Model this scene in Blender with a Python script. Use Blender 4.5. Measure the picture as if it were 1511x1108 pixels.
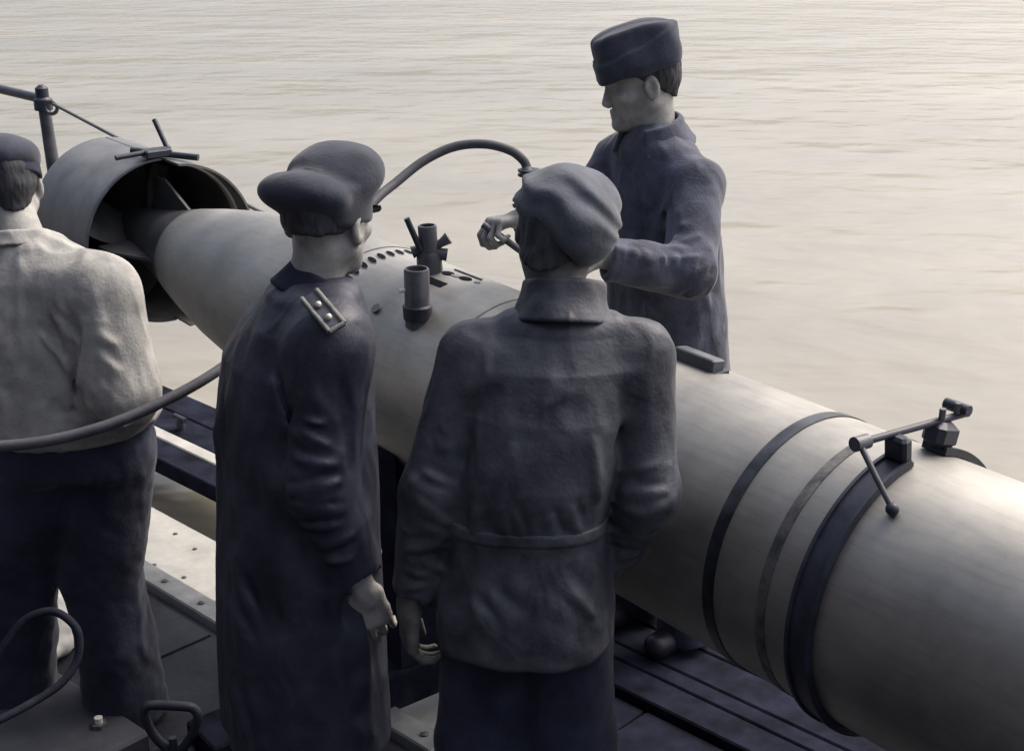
import bpy, math, random
import numpy as np
from concurrent.futures import ThreadPoolExecutor
from mathutils import Vector, Matrix

random.seed(7)
POOL = ThreadPoolExecutor(4)
for o in list(bpy.data.objects):
    bpy.data.objects.remove(o)
scene = bpy.context.scene
col = scene.collection
R = math.radians

# ------------------------------------------------------------------ camera
CAM_H, PITCH, FPX = 2.27, R(20), 2100.0
cd = bpy.data.cameras.new('camera')
cam = bpy.data.objects.new('camera', cd)
col.objects.link(cam)
cam.location = (0, 0, CAM_H)
cam.rotation_euler = (R(90) - PITCH, 0, 0)
cd.sensor_width = 36.0
cd.lens = FPX / 1511 * 36
cd.clip_start = 0.05
cd.clip_end = 9000
scene.camera = cam

# ------------------------------------------------------------------ sky, sun, exposure
SUN_EL, SUN_AZ = R(50), R(55)          # azimuth measured clockwise from +Y (ahead of the camera)
w = bpy.data.worlds.new('World')
scene.world = w
w.use_nodes = True
nt = w.node_tree
nt.nodes.clear()
sky = nt.nodes.new('ShaderNodeTexSky')
sky.sky_type = 'NISHITA'
sky.sun_disc = False
sky.sun_elevation = SUN_EL
sky.sun_rotation = SUN_AZ
sky.air_density = 1.0
sky.dust_density = 7.0
sky.ozone_density = 1.0
hs = nt.nodes.new('ShaderNodeHueSaturation')
hs.inputs['Saturation'].default_value = 0.75
bg = nt.nodes.new('ShaderNodeBackground')
bg.inputs['Strength'].default_value = 0.15
wo = nt.nodes.new('ShaderNodeOutputWorld')
nt.links.new(sky.outputs[0], hs.inputs['Color'])
nt.links.new(hs.outputs[0], bg.inputs[0])
nt.links.new(bg.outputs[0], wo.inputs[0])

sl = bpy.data.lights.new('sun', 'SUN')
sl.energy = .95
sl.angle = R(30)
sl.color = (1.0, 0.94, 0.84)
sun = bpy.data.objects.new('sun', sl)
col.objects.link(sun)
sd = Vector((math.sin(SUN_AZ) * math.cos(SUN_EL), math.cos(SUN_AZ) * math.cos(SUN_EL), math.sin(SUN_EL)))
sun.rotation_euler = sd.to_track_quat('Z', 'Y').to_euler()
sun.location = (3, 8, 9)

scene.view_settings.view_transform = 'Standard'
scene.view_settings.look = 'None'
scene.view_settings.exposure = 1.0
scene.view_settings.gamma = 1.0
scene.view_settings.use_curve_mapping = False


# ------------------------------------------------------------------ helpers
def at(px, py, Z):
    """point seen at photo pixel px, py, Z metres in front of the photographer's lens plane"""
    X = (px - 755.5) / FPX * Z
    Y = (554 - py) / FPX * Z
    c, s = math.cos(PITCH), math.sin(PITCH)
    return np.array([X, Z * c + Y * s, CAM_H + Y * c - Z * s])


# torpedo frame: s along the axis towards the tail, q to the far side, z up
TB = np.array([.613, 2.744, .892])
TA = np.array([-.626, .780, .017]); TA /= np.linalg.norm(TA)
TN = np.array([.780, .626, 0.0]); TN /= np.linalg.norm(TN)
TU = np.cross(TN, TA); TU /= np.linalg.norm(TU)
if TU[2] < 0: TU = -TU


def T(s, q=0., z=0.):
    return TB + TA * s + TN * q + TU * z


def TH(s, deg, r):
    """point on a hoop round the torpedo, deg from the top, positive to the far side"""
    t = R(deg)
    return T(s, r * math.sin(t), r * math.cos(t))


# deck frame: e along the deck edge (towards the right), m away from the camera side
DE = np.array([.72, -.694, 0.]); DE /= np.linalg.norm(DE)
DM = np.array([-DE[1], DE[0], 0.])


def D(e, m, z=0.):
    return DE * e + DM * m + np.array([0, 0, z])


def tag(o, label=None, cat=None, group=None, kind=None):
    if label: o['label'] = label
    if cat: o['category'] = cat
    if group: o['group'] = group
    if kind: o['kind'] = kind
    return o


def empty(name, loc, label, cat, group=None):
    o = bpy.data.objects.new(name, None)
    o.empty_display_size = .1
    o.location = loc
    col.objects.link(o)
    return tag(o, label, cat, group)


def link_mesh(name, me, mat, parent=None):
    o = bpy.data.objects.new(name, me)
    if mat: me.materials.append(mat)
    col.objects.link(o)
    if parent is not None:
        o.parent = parent
        base = Vector((0, 0, 0))
        p = parent
        while p is not None:
            base += p.location
            p = p.parent
        o.location = -base if parent.type == 'EMPTY' else (0, 0, 0)
    return o


class G:
    """collects shapes in world coordinates, then links them as one mesh"""
    def __init__(self):
        self.v, self.f, self.n = [], [], 0

    def add(self, verts, faces):
        self.v += [tuple(float(c) for c in p) for p in verts]
        self.f += [tuple(i + self.n for i in fc) for fc in faces]
        self.n += len(verts)
        return self

    def lathe(self, rings, seg=48, cap=True):
        """rings: list of (centre, u, v, ru, rv) """
        vs, fs = [], []
        for c, u, v, ru, rv in rings:
            for k in range(seg):
                t = 2 * math.pi * k / seg
                vs.append(np.array(c) + np.array(u) * ru * math.cos(t) + np.array(v) * rv * math.sin(t))
        m = len(rings)
        for i in range(m - 1):
            for k in range(seg):
                k2 = (k + 1) % seg
                fs.append((i * seg + k, i * seg + k2, (i + 1) * seg + k2, (i + 1) * seg + k))
        if cap:
            fs.append(tuple(range(seg))[::-1])
            fs.append(tuple(range((m - 1) * seg, m * seg)))
        return self.add(vs, fs)

    def tube(self, pts, r, seg=12, cap=True):
        pts = [np.array(p, float) for p in pts]
        rr = r if isinstance(r, (list, tuple)) else [r] * len(pts)
        rings = []
        d0 = pts[1] - pts[0]
        up = np.array([0, 0, 1.]) if abs(d0[2]) < .9 * np.linalg.norm(d0) else np.array([0, 1., 0])
        u = np.cross(d0, up); u /= np.linalg.norm(u)
        for i, p in enumerate(pts):
            d = pts[min(i + 1, len(pts) - 1)] - pts[max(i - 1, 0)]
            d /= np.linalg.norm(d)
            u = u - d * (u @ d); u /= np.linalg.norm(u)
            v = np.cross(d, u)
            rings.append((p, u, v, rr[i], rr[i]))
        return self.lathe(rings, seg, cap)

    def box(self, c, ax, ay, az, hx, hy, hz, bev=.12):
        """oriented box with chamfered edges"""
        c = np.array(c, float)
        ax, ay, az = [np.array(a, float) / np.linalg.norm(a) for a in (ax, ay, az)]
        b = bev * min(hx, hy, hz)
        vs = []
        for z, k in ((-hz, b), (-hz + b, 0), (hz - b, 0), (hz, b)):
            x, y = hx - k, hy - k
            for px, py in ((x, y - b), (x - b, y), (-x + b, y), (-x, y - b), (-x, -y + b), (-x + b, -y), (x - b, -y), (x, -y + b)):
                vs.append(c + ax * px + ay * py + az * z)
        fs = []
        for i in range(3):
            for k in range(8):
                k2 = (k + 1) % 8
                fs.append((i * 8 + k, i * 8 + k2, (i + 1) * 8 + k2, (i + 1) * 8 + k))
        fs.append(tuple(range(8))[::-1]); fs.append(tuple(range(24, 32)))
        return self.add(vs, fs)

    def ball(self, c, r, seg=16, rings=10):
        rs = []
        for i in range(rings + 1):
            t = math.pi * (i / rings) * .98 + .01
            rs.append((np.array(c) + np.array([0, 0, -r * math.cos(t)]), (1, 0, 0), (0, 1, 0), r * math.sin(t), r * math.sin(t)))
        return self.lathe(rs, seg)

    def build(self, name, mat, parent=None, smooth=True, angle=38):
        me = bpy.data.meshes.new(name)
        me.from_pydata(self.v, [], self.f)
        me.validate()
        import bmesh
        bm = bmesh.new(); bm.from_mesh(me)
        bmesh.ops.recalc_face_normals(bm, faces=bm.faces)
        if smooth:
            for f in bm.faces: f.smooth = True
            for e in bm.edges:
                if len(e.link_faces) == 2 and e.calc_face_angle(0) > R(angle): e.smooth = False
        bm.to_mesh(me); bm.free()
        return link_mesh(name, me, mat, parent)


def bez(pts, n=12):
    """Catmull-Rom through points"""
    pts = [np.array(p, float) for p in pts]
    P = [2 * pts[0] - pts[1]] + pts + [2 * pts[-1] - pts[-2]]
    out = []
    for i in range(1, len(P) - 2):
        a, b, c, d = P[i - 1:i + 3]
        for k in range(n):
            t = k / n
            out.append(.5 * (2 * b + (c - a) * t + (2 * a - 5 * b + 4 * c - d) * t * t + (3 * b - a - 3 * c + d) * t ** 3))
    out.append(P[-2])
    return out


# ------------------------------------------------------------------ materials
def mat(name, base, rough=.6, metal=0., var=.25, vscale=6., bump=.2, bscale=60., spec=.4, stretch=(1, 1, 1), base2=None,
        sheen=0., vdetail=6., bdist=.003, wr=None, streak=None):
    m = bpy.data.materials.new(name)
    m.use_nodes = True
    n = m.node_tree
    b = n.nodes['Principled BSDF']
    b.inputs['Roughness'].default_value = rough
    b.inputs['Metallic'].default_value = metal
    b.inputs['Specular IOR Level'].default_value = spec
    if sheen:
        b.inputs['Sheen Weight'].default_value = sheen
        b.inputs['Sheen Roughness'].default_value = .5
    tc = n.nodes.new('ShaderNodeTexCoord')
    mp = n.nodes.new('ShaderNodeMapping')
    mp.inputs['Scale'].default_value = stretch
    n.links.new(tc.outputs['Object'], mp.inputs[0])
    n1 = n.nodes.new('ShaderNodeTexNoise')
    n1.inputs['Scale'].default_value = vscale
    n1.inputs['Detail'].default_value = vdetail
    n1.inputs['Roughness'].default_value = .62
    n.links.new(mp.outputs[0], n1.inputs['Vector'])
    cr = n.nodes.new('ShaderNodeValToRGB')
    c1 = [c * (1 - var) for c in base]
    c2 = list(base2) if base2 else [min(1, c * (1 + var)) for c in base]
    cr.color_ramp.elements[0].position = .32
    cr.color_ramp.elements[1].position = .70
    cr.color_ramp.elements[0].color = (*c1, 1)
    cr.color_ramp.elements[1].color = (*c2, 1)
    n.links.new(n1.outputs['Fac'], cr.inputs[0])
    n.links.new(cr.outputs[0], b.inputs['Base Color'])
    n2 = n.nodes.new('ShaderNodeTexNoise')
    n2.inputs['Scale'].default_value = bscale
    n2.inputs['Detail'].default_value = 4
    n.links.new(mp.outputs[0], n2.inputs['Vector'])
    bp = n.nodes.new('ShaderNodeBump')
    bp.inputs['Strength'].default_value = bump
    bp.inputs['Distance'].default_value = bdist
    n.links.new(n2.outputs['Fac'], bp.inputs['Height'])
    if wr:          # crisp wrinkles: ridged, warped noise
        sc, stg, dist, stz = wr
        m2 = n.nodes.new('ShaderNodeMapping'); m2.inputs['Scale'].default_value = (1, 1, stz)
        n.links.new(tc.outputs['Object'], m2.inputs[0])
        n3 = n.nodes.new('ShaderNodeTexNoise')
        n3.inputs['Scale'].default_value = sc; n3.inputs['Detail'].default_value = 3; n3.inputs['Distortion'].default_value = .9
        n3.noise_type = 'RIDGED_MULTIFRACTAL'
        n.links.new(m2.outputs[0], n3.inputs['Vector'])
        b3 = n.nodes.new('ShaderNodeBump'); b3.inputs['Strength'].default_value = stg; b3.inputs['Distance'].default_value = dist
        n.links.new(n3.outputs['Fac'], b3.inputs['Height'])
        n.links.new(b3.outputs[0], bp.inputs['Normal'])
    n.links.new(bp.outputs[0], b.inputs['Normal'])
    # roughness follows the wear a little
    mr = n.nodes.new('ShaderNodeMapRange')
    mr.inputs['To Min'].default_value = max(.05, rough - .12)
    mr.inputs['To Max'].default_value = min(1, rough + .12)
    n.links.new(n1.outputs['Fac'], mr.inputs['Value'])
    n.links.new(mr.outputs[0], b.inputs['Roughness'])
    return m


M = {}
M['torpedo'] = mat('torpedo_steel', (.25, .243, .227), .52, .80, .20, 3.2, .30, 2.6, .5, base2=(.36, .348, .322), vdetail=9, bdist=.006)
_n = M['torpedo'].node_tree
_m1 = _n.nodes.new('ShaderNodeMapping'); _m1.inputs['Rotation'].default_value = (0, 0, -math.atan2(.780, -.626))
_m2 = _n.nodes.new('ShaderNodeMapping'); _m2.inputs['Scale'].default_value = (1.0, 9, 9)
_tc = [x for x in _n.nodes if x.bl_idname == 'ShaderNodeTexCoord'][0]
_n.links.new(_tc.outputs['Object'], _m1.inputs[0]); _n.links.new(_m1.outputs[0], _m2.inputs[0])
_t = _n.nodes.new('ShaderNodeTexNoise'); _t.inputs['Scale'].default_value = 7; _t.inputs['Detail'].default_value = 8; _t.inputs['Roughness'].default_value = .7
_n.links.new(_m2.outputs[0], _t.inputs['Vector'])
_r = _n.nodes.new('ShaderNodeValToRGB'); _r.color_ramp.elements[0].position = .34; _r.color_ramp.elements[0].color = (.55, .55, .56, 1)
_r.color_ramp.elements[1].position = .52; _r.color_ramp.elements[1].color = (1, 1, 1, 1)
_n.links.new(_t.outputs['Fac'], _r.inputs[0])
_x = _n.nodes.new('ShaderNodeMix'); _x.data_type = 'RGBA'; _x.blend_type = 'MULTIPLY'; _x.inputs['Factor'].default_value = .28
_b = _n.nodes['Principled BSDF']; _src = _b.inputs['Base Color'].links[0].from_socket
_n.links.new(_src, _x.inputs['A']); _n.links.new(_r.outputs[0], _x.inputs['B']); _n.links.new(_x.outputs['Result'], _b.inputs['Base Color'])
M['torpedo_dark'] = mat('blackened_band', (.045, .048, .06), .36, .6, .5, 18, .15, 60)
M['iron'] = mat('dark_iron', (.024, .027, .042), .5, 0, .4, 14, .25, 70)
M['iron_mid'] = mat('worn_iron', (.07, .073, .085), .45, 0, .4, 14, .25, 70)
M['guard'] = mat('guard_sheet', (.15, .15, .152), .5, .2, .35, 7, .3, 6, bdist=.006)
M['bare'] = mat('pale_edge', (.55, .54, .5), .45, 0, .15, 10, .1, 40)
M['bronze'] = mat('propeller_bronze', (.055, .056, .060), .4, .2, .3, 9, .1, 40)
M['hole'] = mat('dark_opening', (.008, .008, .012), .9, 0, .2, 9, .0, 40, .05)
M['deck'] = mat('deck_plate', (.012, .0135, .022), .72, 0, .5, 4.5, .5, 55, .25, base2=(.030, .032, .045), vdetail=10)
M['hatch'] = mat('hatch_plate', (.045, .046, .058), .7, 0, .45, 5, .35, 45, .2)
M['edge'] = mat('edge_timber', (.20, .205, .205), .8, 0, .3, 9, .4, 25, .2, stretch=(1, 1, 1))
M['beam'] = mat('tarred_timber', (.012, .0135, .024), .9, 0, .6, 9, .6, 30, .05)
M['pale'] = mat('pale_board', (.36, .353, .33), .8, 0, .15, 9, .3, 30, .2)
M['rubber'] = mat('hose_rubber', (.06, .062, .072), .6, 0, .25, 20, .25, 90, .3)
M['rope'] = mat('rope', (.022, .024, .036), .9, 0, .3, 30, .4, 120, .1)
M['wire'] = mat('wire', (.10, .10, .11), .6, 0, .3, 30, .2, 120, .3)
M['canvas'] = mat('canvas', (.55, .54, .51), .95, 0, .15, 12, .3, 70, .1)
M['navy'] = mat('navy_wool', (.060, .065, .092), .85, 0, .5, 11, .5, 150, .2, sheen=.15, wr=(13, .7, .009, .7))
M['jacket'] = mat('waxed_jacket', (.044, .048, .068), .58, 0, .55, 9, .4, 110, .32, base2=(.085, .088, .106), wr=(13, .75, .009, .8), vdetail=9)
M['leather'] = mat('leather_coat', (.023, .026, .046), .5, 0, .5, 9, .4, 80, .32, base2=(.038, .041, .062), wr=(12, .8, .010, .55), vdetail=9)
M['collar'] = mat('dark_collar', (.016, .018, .032), .8, 0, .35, 9, .3, 90, .15)
M['trousers'] = mat('dark_trousers', (.026, .029, .052), .88, 0, .45, 8, .4, 120, .15, sheen=.1, wr=(10, .7, .010, .5))
M['cap'] = mat('cap_wool', (.036, .040, .056), .92, 0, .3, 14, .35, 130, .12, sheen=.15, wr=(9, .35, .008, 1))
M['cap_light'] = mat('faded_cap', (.088, .095, .115), .9, 0, .3, 14, .35, 130, .12, sheen=.15, wr=(10, .45, .01, 1.6))
M['cap_dark'] = mat('cap_band', (.030, .033, .048), .9, 0, .3, 10, .35, 130, .12)
M['shirt'] = mat('pale_shirt', (.33, .325, .308), .95, 0, .40, 9, .4, 120, .1, base2=(.44, .43, .41), wr=(12, .9, .012, .5), vdetail=9)
M['skin'] = mat('skin', (.27, .263, .25), .62, 0, .28, 26, .25, 120, .3)
M['skin_dark'] = mat('darker_skin', (.115, .112, .108), .65, 0, .3, 26, .25, 120, .25)  # darker tone of skin, used on one man only
M['hair'] = mat('hair', (.035, .036, .042), .75, 0, .5, 60, .7, 140, .3, stretch=(1, 1, .25))
M['shoe'] = mat('shoe_leather', (.012, .012, .018), .45, 0, .3, 14, .2, 60, .4)
M['braid'] = mat('shoulder_braid', (.16, .16, .15), .6, 0, .3, 40, .5, 160, .3)
M['stud'] = mat('bright_stud', (.6, .58, .52), .35, .3, .2, 20, .1, 60, .5)

# water
wm = bpy.data.materials.new('sea_water')
wm.use_nodes = True
n = wm.node_tree
b = n.nodes['Principled BSDF']
b.inputs['Roughness'].default_value = .25
b.inputs['Specular IOR Level'].default_value = .5
b.inputs['IOR'].default_value = 1.33
tc = n.nodes.new('ShaderNodeTexCoord')
def wnoise(scale, rot, sx, sy, detail=4, rough=.55):
    mp = n.nodes.new('ShaderNodeMapping')
    mp.inputs['Rotation'].default_value = (0, 0, R(rot))
    mp.inputs['Scale'].default_value = (sx, sy, 1)
    n.links.new(tc.outputs['Object'], mp.inputs[0])
    t = n.nodes.new('ShaderNodeTexNoise')
    t.inputs['Scale'].default_value = scale
    t.inputs['Detail'].default_value = detail
    t.inputs['Roughness'].default_value = rough
    n.links.new(mp.outputs[0], t.inputs['Vector'])
    return t
t1 = wnoise(.75, 8, .7, 1.25, 2, .5)
t2 = wnoise(2.6, -24, .75, 1.2, 2, .5)
t3 = wnoise(.22, 30, 1, 1, 2)
def madd(a, k, bsock=None):
    m_ = n.nodes.new('ShaderNodeMath'); m_.operation = 'MULTIPLY_ADD'
    n.links.new(a, m_.inputs[0]); m_.inputs[1].default_value = k
    if bsock: n.links.new(bsock, m_.inputs[2])
    else: m_.inputs[2].default_value = 0
    return m_.outputs[0]
hgt = madd(t1.outputs['Fac'], .50, madd(t2.outputs['Fac'], .15, madd(t3.outputs['Fac'], .5)))
bp = n.nodes.new('ShaderNodeBump')
bp.inputs['Strength'].default_value = .19
bp.inputs['Distance'].default_value = 1.0
n.links.new(hgt, bp.inputs['Height'])
n.links.new(bp.outputs[0], b.inputs['Normal'])
t4 = wnoise(.25, 10, .5, 1.6, 5)
cr = n.nodes.new('ShaderNodeValToRGB')
cr.color_ramp.elements[0].position = .3; cr.color_ramp.elements[0].color = (.19, .174, .142, 1)
cr.color_ramp.elements[1].position = .7; cr.color_ramp.elements[1].color = (.245, .225, .184, 1)
n.links.new(t4.outputs['Fac'], cr.inputs[0])
n.links.new(cr.outputs[0], b.inputs['Base Color'])

# ------------------------------------------------------------------ setting: water, deck
WZ = -.30
g = G()
ys = [-60, -20, -6, 0, 3, 6, 9, 12, 16, 22, 30, 45, 70, 120, 250, 600, 1500, 4000]
xs = [-4000, -1500, -500, -150, -60, -25, -12, -6, -3, 0, 3, 6, 12, 25, 60, 150, 500, 1500, 4000]
vs = [(x, y, WZ) for y in ys for x in xs]
nx = len(xs)
g.add(vs, [(j * nx + i, j * nx + i + 1, (j + 1) * nx + i + 1, (j + 1) * nx + i) for j in range(len(ys) - 1) for i in range(nx - 1)])
tag(g.build('water', wm, smooth=False), kind='structure')

DECK_EDGE = 2.26
deck = G().box(D(-1.2, DECK_EDGE - .085 - 2.6, -.25), DE, DM, (0, 0, 1), 9, 2.6, .25, .05).build('deck', M['deck'], smooth=False)
tag(deck, kind='structure')
# edge boards along the deck, each its own timber
e0 = -7.0
for k, ln in enumerate((2.4, 2.2, 1.9, 2.3, 2.1, 2.2)):
    G().box(D(e0 + ln / 2, DECK_EDGE - .042, -.055 + .004 * (k % 2)), DE, DM, (0, 0, 1), ln / 2 - .004, .042, .075, .12).build('edge_board', M['edge'], deck, smooth=False)
    e0 += ln
# deck plate seams as separate wear plates along the edge
for k in range(6):
    G().box(D(-6.2 + k * 1.9, DECK_EDGE - .62, .003), DE, DM, (0, 0, 1), .94, .50, .006, .3).build('deck_plate', M['deck'], deck, smooth=False)

# unseen wall added behind the camera to keep light off the near sides
sw = G().box(D(-2.5, -1.9, 2.3), DE, DM, (0, 0, 1), 9, .6, 2.3, .02)
sw.box(D(-2.5, -1.9, 4.65), DE, DM, (0, 0, 1), 9.1, .75, .05, .3)
for k in range(8):
    sw.box(D(-10.5 + k * 2.2, -1.28, 2.3), DE, DM, (0, 0, 1), .05, .03, 2.2, .2)
tag(sw.build('shade_wall', M['hatch'], smooth=False), kind='structure')

# pale riveted plate lying low beside the deck edge
spl = empty('side_plate', D(-1.2, 2.45, -.09), 'pale riveted plate lying low beside the deck edge under the torpedo', 'plate')
for ea, eb in ((-4.75, -3.66), (-3.35, -2.55)):
    G().box(D((ea + eb) / 2, 2.445, -.09), DE, DM, (0, 0, 1), (eb - ea) / 2, .175, .012, .2).build('plate', M['pale'], spl, smooth=False)
    for k in range(int((eb - ea - .1) / .155)):
        for mm in (2.36, 2.53):
            c = D(ea + .1 + k * .155, mm + .02 * (k % 2), -.078)
            G().lathe([(c + np.array([0, 0, z]), (1, 0, 0), (0, 1, 0), r, r) for z, r in ((0, .009), (.003, .0085), (.005, .004))], 8).build('rivet', M['iron_mid'], spl)
for k in range(3):
    G().box(D(-4.5 + k * .8, 2.44, -.145), DE, DM, (0, 0, 1), .03, .19, .04, .1).build('bracket', M['iron'], spl, smooth=False)

# planks added over the bright gap to darken the torpedo's underside
gw = empty('shade_planks', D(0, 2.53, -.05), 'dark planks added under the torpedo to shade the gap beside the deck', 'shade_planks')
for k in range(19):
    e_ = -2.30 + k * .285
    G().box(D(e_, 2.53, -.052 + .003 * (k % 3)), DE, DM, (0, 0, 1), .138, .262, .022, .2).build('plank', M['beam'], gw, smooth=False)

# bolts along the deck edge
for k in range(26):
    c = D(-5.2 + k * .21, DECK_EDGE - .042, .023)
    G().lathe([(c + np.array([0, 0, z]), (1, 0, 0), (0, 1, 0), r, r) for z, r in ((-.004, .012), (.005, .012), (.008, .006))], 8).build('bolt', M['iron_mid'], deck)

# ------------------------------------------------------------------ far catwalk
cw = empty('catwalk', D(-2, 3.05, 0), 'narrow dark timber catwalk with one pale board, floating beyond the torpedo', 'catwalk')
CE, CL = -2.2, 5.2
for m0, m1, mt in ((2.80, 2.915, 'beam'), (2.92, 2.985, 'pale'), (2.99, 3.13, 'beam'), (3.135, 3.29, 'beam')):
    z = -.035 if mt == 'beam' else -.03
    if mt == 'pale':
        G().box(D((-7.4 - 3.6) / 2, (m0 + m1) / 2, z), DE, DM, (0, 0, 1), 1.9, (m1 - m0) / 2, .035, .15).build('board', M['pale'], cw, smooth=False)
        G().box(D((-3.59 + 3.0) / 2, (m0 + m1) / 2, z - .005), DE, DM, (0, 0, 1), 3.295, (m1 - m0) / 2, .035, .15).build('board', M['beam'], cw, smooth=False)
    else:
        G().box(D(CE, (m0 + m1) / 2, z), DE, DM, (0, 0, 1), CL, (m1 - m0) / 2, .035, .15).build('board', M[mt], cw, smooth=False)
for k in range(6):
    G().box(D(CE - CL + .5 + k * 1.85, 3.045, -.125), DE, DM, (0, 0, 1), .07, .24, .05, .1).build('crosspiece', M['beam'], cw, smooth=False)
for k in range(3):
    c = D(CE - CL + 1.3 + k * 3.7, 3.045, -.30)
    G().lathe([(c + DE * t, DM, (0, 0, 1), r, r) for t, r in ((-.45, .09), (-.44, .125), (.44, .125), (.45, .09))], 20).build('float', M['iron'], cw)

cl = G()
cb = at(262, 578, 5.95); cb[2] = 0
cl.tube([cb, cb + [0, 0, .05]], .02, 10).tube([cb + [-.03, .03, .052], cb + [.03, -.03, .052]], .012, 8)
tag(cl.build('mooring_cleat', M['iron']), 'small dark mooring cleat on the catwalk edge below the propeller guard', 'cleat')

# guard rail post, rail and wire
pb = D(0, 0) + np.array([-2.177, 6.641, 0])
gr = empty('guard_rail', pb, 'dark rail post with a pipe handrail behind the man in the pale shirt', 'guard rail')
lean = np.array([.055, 0, 0])
top = pb + np.array([0, 0, 1.236])
G().tube([pb + lean, pb + lean * .5 + [0, 0, .6], top], [.036, .034, .027], 16).build('post', M['iron_mid'], gr)
g = G(); g.lathe([(top + np.array([0, 0, z]), (1, 0, 0), (0, 1, 0), r, r) for z, r in ((-.075, .02), (-.07, .042), (-.02, .042), (-.01, .03), (.03, .03), (.045, .012))], 16)
g.build('post_cap', M['iron'], gr)
g = G(); ec = top + np.array([.045, -.03, -.055])
g.tube([ec + np.array([.028 * math.cos(t), 0, .028 * math.sin(t)]) for t in np.linspace(0, 6.28, 20)], .009, 8); g.build('eye', M['iron_mid'], gr)
far = at(-260, 55, 7.7)
G().tube([top + [0, 0, -.02], (top + far) / 2 + [0, 0, -.04], far], .022, 12).build('handrail', M['iron_mid'], gr)
fb = far.copy(); fb[2] = -.02
G().tube([fb, far], .03, 12).build('post', M['iron_mid'], gr)

st = np.array([-.25, 4.78, 0.])
so = G().tube([st, st + [0, 0, .80]], .02, 12)
so.lathe([(st + np.array([0, 0, z]), (1, 0, 0), (0, 1, 0), r, r) for z, r in ((0, .05), (.012, .05), (.02, .025))], 12).ball(st + [0, 0, .81], .026)
tag(so.build('wire_stanchion', M['iron']), 'short iron stanchion on the catwalk that takes the low end of the wire', 'stanchion')
wp0 = top + np.array([.05, -.03, -.035])
wend = st + np.array([0, 0, .81])
mid = (wp0 + wend) / 2 + np.array([0, 0, -.012])
tag(G().tube(bez([wp0, mid, wend], 16), .0075, 8).build('guard_wire', M['wire']), 'thin slack guard wire running down from the rail post behind the torpedo', 'wire')

# ------------------------------------------------------------------ torpedo
tp = empty('torpedo', T(0, 0, 0), 'long pale grey torpedo lying between the deck and the catwalk', 'torpedo')
TR = .29
prof = [(-3.55, .03), (-3.52, .10), (-3.45, .17), (-3.3, .235), (-3.1, .272), (-2.8, .289), (-2.5, TR)]
prof += [(s, TR) for s in np.arange(-2.2, 1.6, .2)]
prof += [(1.6, .29), (1.8, .286), (2.0, .275), (2.2, .258), (2.4, .235), (2.6, .202), (2.75, .172)]
tail = [(2.75, .172), (2.9, .142), (3.05, .115), (3.2, .09), (3.35, .07), (3.5, .055), (3.52, .03)]
body = G().lathe([(T(s), TN, TU, r, r) for s, r in prof], 96).build('body', M['torpedo'], tp)
G().lathe([(T(s), TN, TU, r - .0015, r - .0015) for s, r in tail], 64).build('tail_cone', M['bronze'], tp)


def hoop(s0, s1, r0, r1, a0=-180, a1=180, seg=96, name='band', m='torpedo_dark', parent=None, seglist=None):
    vs, fs = [], []
    full = (a1 - a0) >= 359.9
    nn = seg if full else seg + 1
    for k in range(nn):
        d = a0 + (a1 - a0) * k / seg
        vs += [TH(s0, d, r0), TH(s1, d, r0), TH(s1, d, r1), TH(s0, d, r1)]
    for k in range(seg if full else nn - 1):
        k2 = (k + 1) % nn
        for i in range(4):
            j = (i + 1) % 4
            fs.append((k * 4 + i, k * 4 + j, k2 * 4 + j, k2 * 4 + i))
    if not full:
        fs.append((0, 1, 2, 3)); fs.append(((nn - 1) * 4 + 3, (nn - 1) * 4 + 2, (nn - 1) * 4 + 1, (nn - 1) * 4))
    return G().add(vs, fs).build(name, M[m], parent)


hoop(-.029, 0, TR - .004, TR + .0025, name='joint_band', parent=tp)
mband = mat('flaking_band_paint', (.04, .042, .05), .65, 0, .4, 30, .3, 60, .3, base2=(.14, .138, .135))
o = hoop(-.165, -.142, TR - .004, TR + .0018, name='joint_band', parent=tp)
o.data.materials.clear(); o.data.materials.append(mband)
hoop(1.595, 1.603, TR - .004, TR + .0015, name='joint_band', m='iron_mid', parent=tp)
hoop(.98, .986, TR - .004, TR + .0012, name='joint_band', m='iron_mid', parent=tp)


def patch(s, deg, ls, lq, r=TR, dz=.002, rot=0., round_=False, name='slot', m='hole', depth=.012):
    """thin dark plate following the hull, standing for an opening's floor"""
    c = TH(s, deg, r + dz - depth)
    t = R(deg)
    nrm = TN * math.sin(t) + TU * math.cos(t)
    tq = TN * math.cos(t) - TU * math.sin(t)
    ax = TA * math.cos(rot) + tq * math.sin(rot)
    ay = np.cross(nrm, ax)
    rings = [(c, ax, ay, ls, lq), (c + nrm * depth, ax, ay, ls, lq)]
    if round_:
        return G().lathe(rings, 20).build(name, M[m], tp)
    return G().box(c + nrm * depth * .5, ax, ay, nrm, ls, lq, depth * .5, .1).build(name, M[m], tp, smooth=False)


for k in range(8):
    patch(1.53, -26 + k * 6.2, .026, .0085, dz=.0025, rot=.2, round_=True, name='vent_slot')
    patch(1.53, -26 + k * 6.2, .030, .0112, dz=.0012, rot=.2, round_=True, name='vent_rim', m='torpedo')
patch(1.275, 2, .021, .015, round_=True, name='hole')
patch(1.245, 3, .017, .012, round_=True, name='screw_plug', m='guard')
patch(1.21, 4, .022, .015, round_=True, name='hole')
patch(1.165, 5, .010, .008, round_=True, name='screw_plug', m='guard')
patch(1.25, -11, .045, .013, name='hatch_opening')
patch(1.245, 11, .06, .0035, name='access_groove', m='iron_mid', dz=.004)
patch(1.32, -42, .014, .014, round_=True, name='screw_plug', m='iron_mid', dz=.008)
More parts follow.
